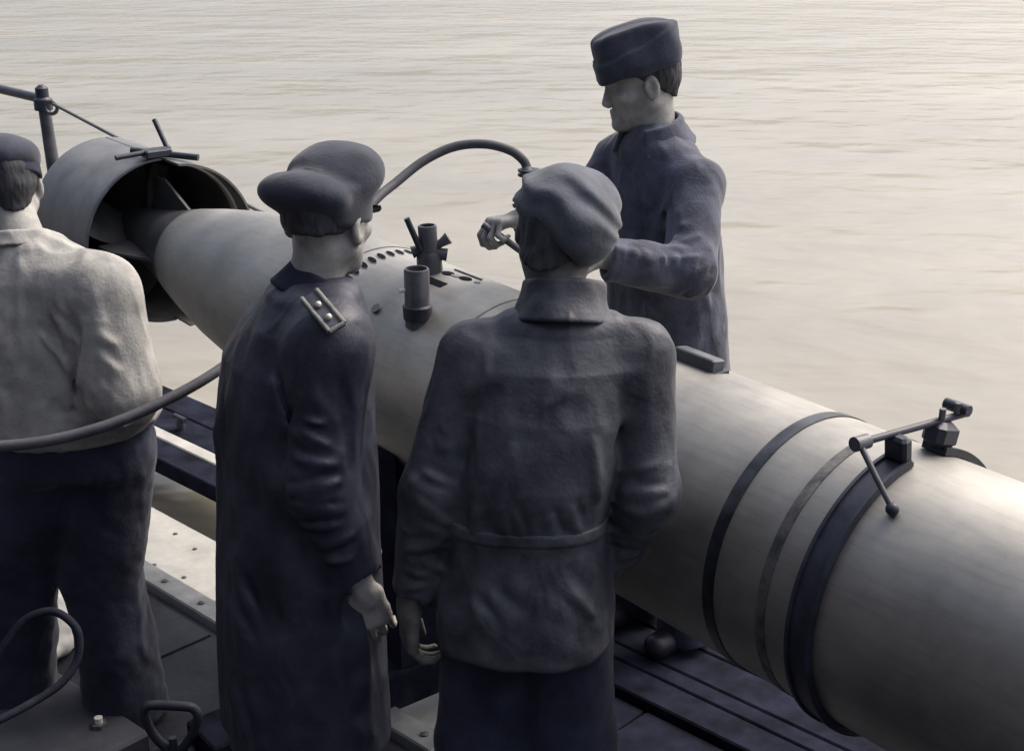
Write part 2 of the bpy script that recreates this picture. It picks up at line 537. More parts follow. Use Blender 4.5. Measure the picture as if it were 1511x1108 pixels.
# guide lug
lug = TH(.365, 9, TR + .012)
t9 = R(9)
lugo = G().box(lug, TA, TN * math.cos(t9) - TU * math.sin(t9), TN * math.sin(t9) + TU * math.cos(t9), .062, .020, .016, .2).build('guide_lug', M['iron_mid'], tp, smooth=False)
G().box(lug - TU * .0135, TA, TN, TU, .072, .026, .004, .2).build('lug_foot', M['iron'], tp, smooth=False)
# fins and propellers in the tail
for k in range(4):
    d = 90 * k
    t = R(d); rad = TN * math.sin(t) + TU * math.cos(t); tan = np.cross(TA, rad)
    vs, fs = [], []
    for sg in (-.005, .005):
        vs += [T(2.78) + rad * .15 + tan * sg, T(3.08) + rad * .09 + tan * sg, T(3.08) + rad * .235 + tan * sg, T(2.98) + rad * .235 + tan * sg]
    fs = [(0, 1, 2, 3), (7, 6, 5, 4)] + [(i, (i + 1) % 4, 4 + (i + 1) % 4, 4 + i) for i in range(4)]
    G().add(vs, fs).build('fin', M['bronze'], tp, smooth=False)
for s0, sgn, ph in ((3.2, 1, 20), (3.34, -1, 0)):
    for k in range(4):
        vs, fs = [], []
        for i in range(7):
            f = i / 6
            r = .07 + .185 * f
            wd = .055 + .05 * math.sin(math.pi * (f * .8 + .15))
            tw = sgn * (1.05 - .5 * f)
            for j in range(5):
                u = (j / 4 - .5) * 2 * wd
                d = ph + 90 * k + math.degrees(u * math.cos(tw) / r) * .9
                for th in (-.004, .004):
                    vs.append(TH(s0 + u * math.sin(tw) + th, d, r))
        for i in range(6):
            for j in range(4):
                a = (i * 5 + j) * 2; b_ = a + 2; c_ = a + 10; d_ = a + 12
                fs += [(a, b_, d_, c_), (a + 1, c_ + 1, d_ + 1, b_ + 1)]
        for j in range(4):
            a = j * 2; fs.append((a, a + 1, a + 3, a + 2)); a = 60 + j * 2; fs.append((a, a + 2, a + 3, a + 1))
        for i in range(6):
            a = i * 10; fs.append((a, a + 10, a + 11, a + 1)); a = i * 10 + 8; fs.append((a, a + 1, a + 11, a + 10))
        G().add(vs, fs).build('propeller_blade', M['bronze'], tp)

# cradle under the torpedo: two saddle frames across the gap
for sc, lab in ((1.22, 'dark timber saddle cradle under the torpedo behind the jacketed man'), (-.62, 'dark timber saddle cradle under the torpedo at the lower right')):
    c = T(sc); c0 = c.copy(); c0[2] = 0
    ck = empty('cradle', c0, lab, 'cradle', 'saddle cradles carrying the torpedo')
    G().box(c0 + [0, 0, .065], TN, TA, (0, 0, 1), .85, .08, .06, .1).build('cross_beam', M['beam'], ck, smooth=False)
    for a0, a1 in ((118, 168), (192, 242)):
        pts = []
        vs, fs = [], []
        nn = 9
        for k in range(nn):
            d = a0 + (a1 - a0) * k / (nn - 1)
            for ds in (-.07, .07):
                p = TH(sc + ds, d, TR + .004); vs.append(p)
                q_ = p.copy(); q_[2] = .126; vs.append(q_)
        for k in range(nn - 1):
            a = k * 4
            fs += [(a, a + 4, a + 6, a + 2), (a + 1, a + 3, a + 7, a + 5), (a, a + 1, a + 5, a + 4), (a + 2, a + 6, a + 7, a + 3)]
        a = (nn - 1) * 4
        fs += [(0, 2, 3, 1), (a, a + 1, a + 3, a + 2)]
        G().add(vs, fs).build('saddle', M['beam'], ck, smooth=False)

# lifting band with screw clamp
lb = empty('lifting_band', T(-.255, 0, -.29), 'dark iron lifting band with screw clamp and handle round the torpedo', 'lifting band')
hoop(-.286, -.230, TR + .002, TR + .012, -347, -7, 96, 'strap', 'iron', lb)
hoop(-.286, -.279, TR + .0115, TR + .018, -347, -8, 96, 'strap_flange', 'iron', lb)
hoop(-.237, -.230, TR + .0115, TR + .018, -347, -8, 96, 'strap_flange', 'iron', lb)
for dg in (-9, 15):
    t = R(dg); nr = TN * math.sin(t) + TU * math.cos(t); tq = TN * math.cos(t) - TU * math.sin(t)
    G().box(TH(-.257, dg, TR + .038), TA, tq, nr, .026, .013 if dg < 0 else .034, .026, .45).build('clamp_lug', M['iron'], lb, smooth=False)
hz = TR + .058
scr = [T(-.240, -.150, hz + .005), T(-.262, .16, hz - .004)]
G().tube(scr, .0075, 12).build('screw', M['iron'], lb)
hd = scr[0]
h = G(); ax_ = (scr[1] - scr[0]) / np.linalg.norm(scr[1] - scr[0])
h.tube([hd - ax_ * .014, hd + ax_ * .022], .0145, 14)
hh = h.build('screw_head', M['iron_mid'], lb)
he = TH(-.335, -32, TR + .012)
hn = G().tube([hd, hd * .4 + he * .6 + TU * .012 - TN * .01, he], [.0062, .0058, .0055], 10).build('handle', M['iron_mid'], lb)
G().ball(he, .013).build('handle_knob', M['iron'], hn)
for qq in (.075, .125):
    bt = T(-.262, qq, hz + .004)
    G().tube([bt, bt + TU * .022], .007, 6).build('bolt', M['iron_mid'], lb, smooth=False)
nb = T(-.262, .135, hz + .012)
G().tube([nb - TA * .02, nb + TA * .035], .012, 10).build('nut', M['iron'], lb)

# propeller guard: two hinged half shells round the tail
pg = empty('propeller_guard', T(3.25, 0, -.33), 'grey sheet metal propeller guard clamped round the tail of the torpedo', 'propeller guard')
def shell(s0, s1, r0, r1, a0, a1, name, m, seg=48):
    vs, fs = [], []
    nn = seg + 1
    for k in range(nn):
        d = a0 + (a1 - a0) * k / seg
        vs += [TH(s0, d, r0), TH(s1, d, r1), TH(s1, d, r1 - .008), TH(s0, d, r0 - .008)]
    for k in range(seg):
        for i in range(4):
            j = (i + 1) % 4
            fs.append((k * 4 + i, k * 4 + j, k * 4 + 4 + j, k * 4 + 4 + i))
    fs += [(0, 1, 2, 3), (seg * 4 + 3, seg * 4 + 2, seg * 4 + 1, seg * 4)]
    return G().add(vs, fs).build(name, M[m], pg)
shell(3.02, 3.52, .305, .30, -183, 2, 'near_half', 'guard')
shell(2.90, 3.52, .305, .3005, 3, 177, 'far_half', 'guard')
shell(3.008, 3.022, .309, .309, -183, 0, 'rim', 'iron_mid')
shell(2.985, 3.02, .2955, .2955, 8, 100, 'lit_rim', 'bare')  # light caught by the rim edge is put into this pale hoop's colour
G().lathe([(T(3.505), TN, TU, .298, .298), (T(3.515), TN, TU, .298, .298)], 48).build('back_plate', M['iron'], pg)
G().box(T(3.03, -.005, .325), TN, TA, TU, .05, .03, .014, .3).build('clamp_block', M['iron'], pg, smooth=False)
G().tube([T(3.03, -.16, .325), T(3.03, .05, .335)], .0095, 10).build('clamp_screw', M['iron'], pg)
G().tube([T(3.03, .04, .335), T(3.10, .03, .43)], .0095, 10).build('clamp_handle', M['iron'], pg)
G().tube([T(3.12, -.06, .325), T(2.93, .11, .31)], .012, 10).build('hinge_bar', M['iron'], pg)

# ------------------------------------------------------------------ fittings on the torpedo
def up_tube(base, hgt, r, tilt=(0, 0), wall=.006):
    d = np.array([tilt[0], tilt[1], 1.]); d /= np.linalg.norm(d)
    u = np.cross(d, (0, 1, 0)); u /= np.linalg.norm(u); v = np.cross(d, u)
    b0 = np.array(base)
    rings = [(b0, u, v, r, r), (b0 + d * (hgt - .004), u, v, r, r), (b0 + d * hgt, u, v, r - .002, r - .002), (b0 + d * hgt, u, v, r - wall, r - wall), (b0 + d * (hgt * .3), u, v, r - wall, r - wall)]
    return rings, d, u, v

fpb = TH(1.155, -40, TR - .015)
fp = empty('filling_pipe', fpb, 'short open iron pipe standing on the near flank of the torpedo', 'pipe')
rings, d, u, v = up_tube(fpb, .155, .033)
G().lathe(rings, 28).build('pipe', M['iron_mid'], fp)
G().lathe([(fpb + d * z, u, v, r, r) for z, r in ((.02, .037), (.055, .039), (.06, .034))], 28).build('socket', M['iron'], fp)
bb = fpb + d * .10 - u * .0
G().tube([bb + np.array([-.03, -.012, 0]), bb + np.array([-.045, -.018, 0])], .006, 8).build('bolt', M['bare'], fp)

vb = TH(1.325, -3, TR - .006)
va = empty('hand_valve', vb, 'upright iron valve with lever and side knobs on top of the torpedo', 'valve')
rings, d, u, v = up_tube(vb, .135, .026, (-.04, 0))
G().lathe(rings, 24).build('valve_body', M['iron_mid'], va)
G().lathe([(vb + d * z, u, v, r, r) for z, r in ((0, .036), (.05, .034), (.062, .028))], 24).build('collar', M['iron_mid'], va)
c = vb + d * .06
G().tube([c + u * -.05 + d * -.01, c + u * .0], [.018, .014], 12).build('knob', M['iron_mid'], va)
c = vb + d * .065
rgt = np.array([1., .1, 0])
G().tube([c, c + rgt * .035 + [0, 0, .02], c + rgt * .055 + [0, 0, .033]], [.011, .012, .018], 12).build('knob', M['iron_mid'], va)
G().tube([c - rgt * .012 + [0, 0, .0], c - rgt * .03, c - rgt * .045 + [0, 0, -.005]], [.011, .014, .018], 12).build('knob', M['iron_mid'], va)
G().tube([vb + d * .07 - rgt * .02 + [0, -.02, 0], vb + d * .16 - rgt * .052 + [0, -.02, 0]], .0085, 10).build('lever', M['iron'], va)

# charging valve under the man's hands, and its hose
cvb = TH(.86, 0, TR - .004)
hs_end = at(779, 252, 3.78)
cv = empty('charging_valve', cvb, 'upright charging valve on the torpedo where the hose ends, half hidden by the cap', 'valve')
pipe_top = hs_end.copy()
G().tube([cvb, cvb + [0, 0, .06], (cvb + pipe_top) / 2 + [0, 0, .02], pipe_top], [.032, .026, .018, .017], 18).build('pipe', M['iron_mid'], cv)
G().lathe([(cvb + np.array([0, 0, z]), (1, 0, 0), (0, 1, 0), r, r) for z, r in ((0, .045), (.02, .045), (.026, .034))], 20).build('flange', M['iron'], cv)
for dz in (0, -.012):
    G().lathe([(pipe_top + np.array([.003, 0, dz + z]), (1, 0, 0), (0, 1, 0), r, r) for z, r in ((-.004, .02), (-.002, .03), (.003, .03), (.005, .02))], 18).build('coupling', M['iron'], cv)
ta = at(782, 297, 3.78)
G().tube([ta + [.01, 0, 0], ta + [-.02, 0, 0], ta + [-.045, -.005, .006]], [.012, .010, .006], 10).tube([ta + [-.015, 0, 0], ta + [-.045, 0, -.014]], .006, 8).build('tap', M['iron'], cv)
G().tube([at(712, 331, 3.735), at(740, 350, 3.74), at(790, 386, 3.76)], .009, 10).build('spanner_bar', M['iron_mid'], cv)

hose_pts = [at(-120, 640, 3.02), at(-40, 658, 3.02), at(60, 652, 3.04), at(160, 627, 3.08), at(250, 588, 3.14), at(330, 541, 3.22),
            at(420, 470, 3.38), at(500, 370, 3.55), at(550, 300, 3.66), at(584, 270, 3.72), at(625, 238, 3.76), at(670, 217, 3.78), at(715, 213, 3.78), at(752, 222, 3.78), at(772, 237, 3.78), at(779, 252, 3.78)]
tag(G().tube(bez(hose_pts, 10), .0125, 14).build('charging_hose', M['rubber']), 'long grey rubber hose arching behind the man with the shoulder strap up to the valve', 'hose')
# thin cable hanging below the torpedo between the two nearest men
cpt = [TH(1.5, 200, TR + .004), at(588, 668, 4.1), at(572, 690, 4.0), at(560, 720, 3.95), at(548, 775, 3.9), at(545, 860, 3.95)]
cpt.append(np.array([cpt[-1][0] - .02, cpt[-1][1] - .02, .012]))
tag(G().tube(bez(cpt, 10), .006, 8).build('hanging_cable', M['rope']), 'thin dark cable hanging below the torpedo between the two nearest men', 'cable')

# ------------------------------------------------------------------ deck gear at lower left
hp = empty('hatch_plate', (-1.35, 3.0, 0), 'raised dark hatch plate with a bolt at the lower left corner', 'hatch')
pl, pr_ = np.array([-1.241, 3.474, 0]), np.array([-.957, 3.219, 0])
hd_ = (pr_ - pl) / np.linalg.norm(pr_ - pl); hn_ = np.array([-hd_[1], hd_[0], 0])
hc = pr_ - hd_ * 1.0 - hn_ * .6
G().box(hc + [0, 0, .045], hd_, hn_, (0, 0, 1), 1.0, .6, .05, .15).build('plate', M['hatch'], hp, smooth=False)
bpos = np.array([-1.10, 3.245, .095])
G().tube([bpos, bpos + [0, 0, .012]], .022, 6).build('bolt', M['iron_mid'], hp, smooth=False)
G().tube([bpos + [0, 0, .012], bpos + [0, 0, .028]], .011, 12).build('bolt', M['bare'], hp)
b2 = pl + hd_ * .12 - hn_ * .012 + np.array([0, 0, .1])
G().tube([b2 - hd_ * .02, b2 + hd_ * .03 + [0, 0, .004]], .011, 10).build('hinge', M['bare'], hp)

sh0 = np.array([-.885, 3.165, 0])
lr = empty('lifting_ring', sh0, 'dark triangular lifting ring standing on its base in the left foreground', 'lifting ring')
G().lathe([(sh0 + np.array([0, 0, z]), (1, 0, 0), (0, 1, 0), r * 1.35, r) for z, r in ((0, .085), (.03, .082), (.05, .05), (.075, .042))], 22).build('base', M['iron'], lr)
zc = .07
tri = [(-.012, zc), (-.05, zc + .055), (-.068, zc + .11), (-.062, zc + .135), (-.04, zc + .142), (.04, zc + .138), (.062, zc + .13), (.07, zc + .105), (.05, zc + .05), (.015, zc)]
G().tube(bez([sh0 + np.array([x, -.02 * 0, z]) for x, z in tri], 6), .0125, 12).build('ring', M['iron'], lr)
G().tube([sh0 + [0, 0, .06], sh0 + [0, 0, .115]], [.016, .010], 10).build('pin', M['iron'], lr)

rl = [at(-60, 1085, 3.33), at(0, 1061, 3.36), at(58, 1030, 3.42), at(95, 1003, 3.45), at(115, 968, 3.47), at(113, 928, 3.47), at(80, 902, 3.47), at(40, 912, 3.46), at(10, 945, 3.45), at(-25, 1000, 3.44), at(-50, 1060, 3.42)]
tag(G().tube(bez(rl, 10), .010, 12).build('hose_loop', M['rope']), 'loop of dark hose standing up beside the pale shirted man\'s legs', 'hose')

# ------------------------------------------------------------------ signed-distance sculpting for people and soft things
def unit(v):
    v = np.array(v, float); return v / np.linalg.norm(v)
def rc(P, a, b, ra, rb):
    a = np.array(a, float); b = np.array(b, float)
    d = b - a
    q = P - a
    t = np.clip((q @ d) / (d @ d), 0, 1)
    q = q - t[:, None] * d
    return np.sqrt((q * q).sum(1)) - (ra + (rb - ra) * t)
def chain(P, pts, rad, k=.02):
    f = None
    for i in range(len(pts) - 1):
        x = rc(P, pts[i], pts[i + 1], rad[i], rad[i + 1])
        f = x if f is None else smin(f, x, k)
    return f
def smin(a, b, k):
    h = np.clip(.5 + .5 * (b - a) / k, 0, 1)
    return b + (a - b) * h - k * h * (1 - h)
def smax(a, b, k):
    return -smin(-a, -b, k)
def loc(P, c, F):
    return (P - np.array(c)) @ np.array(F).T
def ell(P, c, r, F=None):
    q = loc(P, c, F) if F is not None else P - np.array(c)
    r = np.array(r)
    k0 = np.sqrt(((q / r) ** 2).sum(1)); k1 = np.sqrt(((q / r ** 2) ** 2).sum(1)) + 1e-9
    return k0 * (k0 - 1) / k1
def rbox(P, c, hf, r, F=None):
    q = loc(P, c, F) if F is not None else P - np.array(c)
    q = np.abs(q) - (np.array(hf) - r)
    return np.sqrt((np.maximum(q, 0) ** 2).sum(1)) + np.minimum(q.max(1), 0) - r
_rng = np.random.RandomState(3)
_tab = _rng.rand(4096).astype(np.float32)
def vnoise(P, f, off=0):
    Q = P * f + 131.7 + off
    I = np.floor(Q).astype(np.int64); F_ = Q - I
    F_ = F_ * F_ * (3 - 2 * F_)
    r = 0
    for dx in (0, 1):
        wx = F_[:, 0] if dx else 1 - F_[:, 0]
        for dy in (0, 1):
            wy = F_[:, 1] if dy else 1 - F_[:, 1]
            for dz in (0, 1):
                wz = F_[:, 2] if dz else 1 - F_[:, 2]
                h = ((I[:, 0] + dx) * 73856093 ^ (I[:, 1] + dy) * 19349663 ^ (I[:, 2] + dz) * 83492791) & 4095
                r = r + wx * wy * wz * _tab[h]
    return r * 2 - 1
def folds(P, segs):
    """ridges (positive) and valleys (negative) that taper towards their ends"""
    s = np.zeros(len(P))
    lo_, hi_ = P.min(0), P.max(0)
    for a, b, A, wd in segs:
        a = np.array(a, float); b = np.array(b, float); d = b - a
        if (np.minimum(a, b) - 2.5 * wd > hi_).any() or (np.maximum(a, b) + 2.5 * wd < lo_).any(): continue
        q = P - a
        t = np.clip((q @ d) / (d @ d), 0, 1)
        q = q - t[:, None] * d
        s += A * np.exp(-(q * q).sum(1) / wd ** 2) * (.25 + .75 * np.sin(np.pi * t) ** .5)
    return s


def crease_set(rs, c, u, v, n, ln, A, wd=.011):
    """n roughly parallel creases about c, running along u and stacked along v"""
    out = []
    for k in range(n):
        o = c + v * (k / max(n - 1, 1) - .5 + .06 * rs.randn()) * 1.0
        uu = u + .25 * np.linalg.norm(u) * unit(v) * rs.randn()
        l = ln * (.6 + .6 * rs.rand())
        a, b = o - uu * l, o + uu * l
        out.append((a, b, A * (.6 + .6 * rs.rand()), wd))
        off = unit(v) * wd * 1.5
        out.append((a + off, b + off, -A * .8, wd * .8))
    return out
def loft(P, keys, Rt, Fw, p=2.3):
    """keys: (z, cx, cy, halfwidth, halfdepth)"""
    K = np.array(keys, float); K = K[np.argsort(K[:, 0])]
    z = P[:, 2]
    cx, cy, hw, hd = [np.interp(z, K[:, 0], K[:, i]) for i in (1, 2, 3, 4)]
    dx, dy = P[:, 0] - cx, P[:, 1] - cy
    a = np.abs(dx * Rt[0] + dy * Rt[1]) / hw
    b = np.abs(dx * Fw[0] + dy * Fw[1]) / hd
    f = ((a ** p + b ** p + 1e-9) ** (1 / p) - 1) * np.minimum(hw, hd)
    return smax(f, np.maximum(z - K[-1, 0], K[0, 0] - z), .02)


def sdf_mesh(name, f, lo, hi, h, material, parent=None):
    lo = np.array(lo, float); hi = np.array(hi, float)
    nb = np.ceil((hi - lo) / (8 * h)).astype(int) + 1
    n3 = nb * 8
    bi = np.stack(np.meshgrid(*[np.arange(k) for k in nb], indexing='ij'), -1).reshape(-1, 3)
    bc = lo + (bi * 8 + 3.5) * h
    fv = f(bc)
    act = np.abs(fv) < 8 * h * .87 * 1.35 + .022
    V = np.repeat(np.repeat(np.repeat(np.where(fv > 0, 1., -1.).astype(np.float32).reshape(nb), 8, 0), 8, 1), 8, 2)
    off = np.stack(np.meshgrid(*[np.arange(8)] * 3, indexing='ij'), -1).reshape(-1, 3)
    ai = bi[act]
    def work(c0):
        ix = (ai[c0:c0 + 24, None, :] * 8 + off[None]).reshape(-1, 3)
        V[ix[:, 0], ix[:, 1], ix[:, 2]] = f(lo + ix * h)
    list(POOL.map(work, range(0, len(ai), 24)))
    S = V < 0
    cnt = np.zeros(tuple(n3 - 1), np.int8)
    for dx in (0, 1):
        for dy in (0, 1):
            for dz in (0, 1):
                cnt += S[dx:n3[0] - 1 + dx, dy:n3[1] - 1 + dy, dz:n3[2] - 1 + dz]
    cells = np.argwhere((cnt > 0) & (cnt < 8))
    cid = np.full(tuple(n3 - 1), -1, np.int32)
    cid[cells[:, 0], cells[:, 1], cells[:, 2]] = np.arange(len(cells))
    acc = np.zeros((len(cells), 3)); num = np.zeros(len(cells))
    cor = [(x, y, z) for x in (0, 1) for y in (0, 1) for z in (0, 1)]
    cv = {c: V[cells[:, 0] + c[0], cells[:, 1] + c[1], cells[:, 2] + c[2]] for c in cor}
    for c in cor:
        for ax in range(3):
            if c[ax] == 0:
                d = list(c); d[ax] = 1; d = tuple(d)
                va_, vb_ = cv[c], cv[d]
                x = (va_ < 0) != (vb_ < 0)
                t = va_[x] / (va_[x] - vb_[x])
                p = np.tile(np.array(c, float), (x.sum(), 1)); p[:, ax] += t
                acc[x] += p; num[x] += 1
    verts = lo + (cells + acc / num[:, None]) * h
    quads = []
    for ax in range(3):
        u, v = (ax + 1) % 3, (ax + 2) % 3
        sl0 = [slice(1, k - 1) for k in n3]; sl1 = list(sl0)
        sl0[ax] = slice(0, n3[ax] - 1); sl1[ax] = slice(1, n3[ax])
        A, B = S[tuple(sl0)], S[tuple(sl1)]
        for m_, flip in ((A & ~B, False), (~A & B, True)):
            e = np.argwhere(m_)
            e += np.array([0 if i == ax else 1 for i in range(3)])
            def cc(du, dv):
                q = e.copy(); q[:, u] -= du; q[:, v] -= dv
                return cid[q[:, 0], q[:, 1], q[:, 2]]
            q = np.stack([cc(1, 1), cc(0, 1), cc(0, 0), cc(1, 0)], 1)
            quads.append(q[:, ::-1] if flip else q)
    Q = np.concatenate(quads); Q = Q[(Q >= 0).all(1)]
    me = bpy.data.meshes.new(name)
    me.vertices.add(len(verts)); me.vertices.foreach_set('co', verts.astype(np.float32).ravel())
    me.loops.add(len(Q) * 4); me.loops.foreach_set('vertex_index', Q.astype(np.int32).ravel())
    me.polygons.add(len(Q)); me.polygons.foreach_set('loop_start', np.arange(0, len(Q) * 4, 4, dtype=np.int32))
    me.update(calc_edges=True)
    me.polygons.foreach_set('use_smooth', np.ones(len(Q), bool))
    return link_mesh(name, me, material, parent)


def frame(yaw, pitch=0., roll=0.):
    """rows: right, forward, up.  yaw clockwise from +Y, pitch down positive, roll to the right positive"""
    f = np.array([math.sin(yaw), math.cos(yaw), 0]); r = np.array([math.cos(yaw), -math.sin(yaw), 0]); u = np.array([0, 0, 1.])
    f, u = f * math.cos(pitch) - u * math.sin(pitch), u * math.cos(pitch) + f * math.sin(pitch)
    r, u = r * math.cos(roll) - u * math.sin(roll), u * math.cos(roll) + r * math.sin(roll)
    return np.array([r, f, u])


def near(P, c, rad, inner, fn):
    """evaluate a costly shape only where points are close to it"""
    d = np.sqrt(((P - np.array(c)) ** 2).sum(1)) - inner
    m = d < rad
    if m.any(): d[m] = fn(P[m])
    return d


def detail(P, r, band, fn):
    m = np.abs(r) < band
    if m.any(): r = r.copy(); r[m] += fn(P[m])
    return r


def head_sdf(P, c, F, k=1.0):
    q = loc(P, c, F) / k
    f = ell(q, (0, -.012, .035), (.075, .096, .082))
    f = smin(f, ell(q, (0, .03, -.028), (.058, .062, .078)), .03)
    for sx in (-1, 1):
        f = smin(f, rc(q, (sx * .052, -.005, -.045), (sx * .018, .068, -.092), .022, .02), .03)
        f = smin(f, ell(q, (sx * .045, .058, -.018), (.022, .025, .02)), .02)      # cheekbone
    f = smin(f, ell(q, (0, .082, -.096), (.022, .020, .018)), .02)                  # chin
    f = smin(f, rc(q, (-.03, .084, .022), (.03, .084, .022), .010, .010), .015)     # brow
    for sx in (-1, 1):
        f = smax(f, -ell(q, (sx * .032, .100, .002), (.017, .014, .012)), .012)     # socket
        f = smin(f, ell(q, (sx * .031, .080, .001), (.013, .013, .013)), .003)      # eye
    f = smin(f, rc(q, (0, .090, .010), (0, .106, -.030), .008, .0115), .010)        # nose
    for sx in (-1, 1):
        f = smin(f, ell(q, (sx * .011, .100, -.036), (.009, .011, .008)), .006)
    f = smin(f, rc(q, (-.016, .092, -.059), (.016, .092, -.059), .0075, .0075), .007)
    f = smin(f, rc(q, (-.014, .091, -.073), (.014, .091, -.073), .0085, .0085), .007)
    for sx in (-1, 1):
        e = ell(q, (sx * .080, -.014, -.006), (.010, .021, .033))
        e = smax(e, -ell(q, (sx * .089, -.010, -.002), (.008, .011, .018)), .006)
        f = smin(f, e, .008)
    return f * k


def hand_sdf(P, wrist, d, nrm, side=1, curl=.5, spread=.0215, k=1.0, grip=False):
    """d: finger direction, nrm: palm facing direction, side=+1 thumb on +x of (d x nrm)"""
    d = unit(d); nrm = np.array(nrm, float); nrm = unit(nrm - d * (nrm @ d)); x = np.cross(d, nrm) * side
    q = loc(P, wrist, np.array([x, d, nrm])) / k        # x to thumb, y along fingers, z palm side
    f = rbox(q, (.0, .05, .002), (.040, .046, .014), .012)
    f = smin(f, rc(q, (0, -.04, 0), (0, .02, 0), .026, .024), .02)
    lens = [(.032, .042, .026, .021), (.011, .046, .030, .022), (-.011, .043, .027, .021), (-.032, .034, .021, .018)]
    for i, (fx, l1, l2, l3) in enumerate(lens):
        fx = fx / .0215 * spread
        p = np.array([fx, .092 - abs(fx) * .12, .0]); a = 0.15
        r = (.0092, .0088, .0080, .0070) if i < 3 else (.008, .0076, .007, .0062)
        cu = curl * (1 + .12 * i)
        prev = p.copy(); root = p - np.array([0, .03, 0])
        f = smin(f, rc(q, root, prev, .011, r[0]), .008)
        for j, l in enumerate((l1, l2, l3)):
            a += cu * (0.8 if j == 0 else 1.0)
            nx_ = prev + np.array([fx * .12 * (1 if j == 0 else .4), math.cos(a) * l, math.sin(a) * l])
            f = smin(f, rc(q, prev, nx_, r[j], r[j + 1]), .003)
            prev = nx_
    t0, t1, t2, t3 = (.026, .015, .006), (.050, .044, .020), (.052, .074, .034), (.043, .098, .042)
    f = smin(f, rc(q, t0, t1, .015, .0115), .012)
    f = smin(f, rc(q, t1, t2, .0110, .0098), .005)
    f = smin(f, rc(q, t2, t3, .0098, .0080), .004)
    return f * k


def foot_sdf(P, ank, yaw):
    F = frame(yaw)
    q = loc(P, (ank[0], ank[1], 0), F)
    f = rc(q, (0, -.05, .045), (0, .12, .036), .042, .036)
    f = smin(f, rc(q, (0, -.02, .10), (0, -.03, .05), .045, .045), .03)
    return smax(f, .004 - q[:, 2], .006)


def bounds(pts, pad):
    p = np.array([x for x in pts]); return p.min(0) - pad, p.max(0) + pad


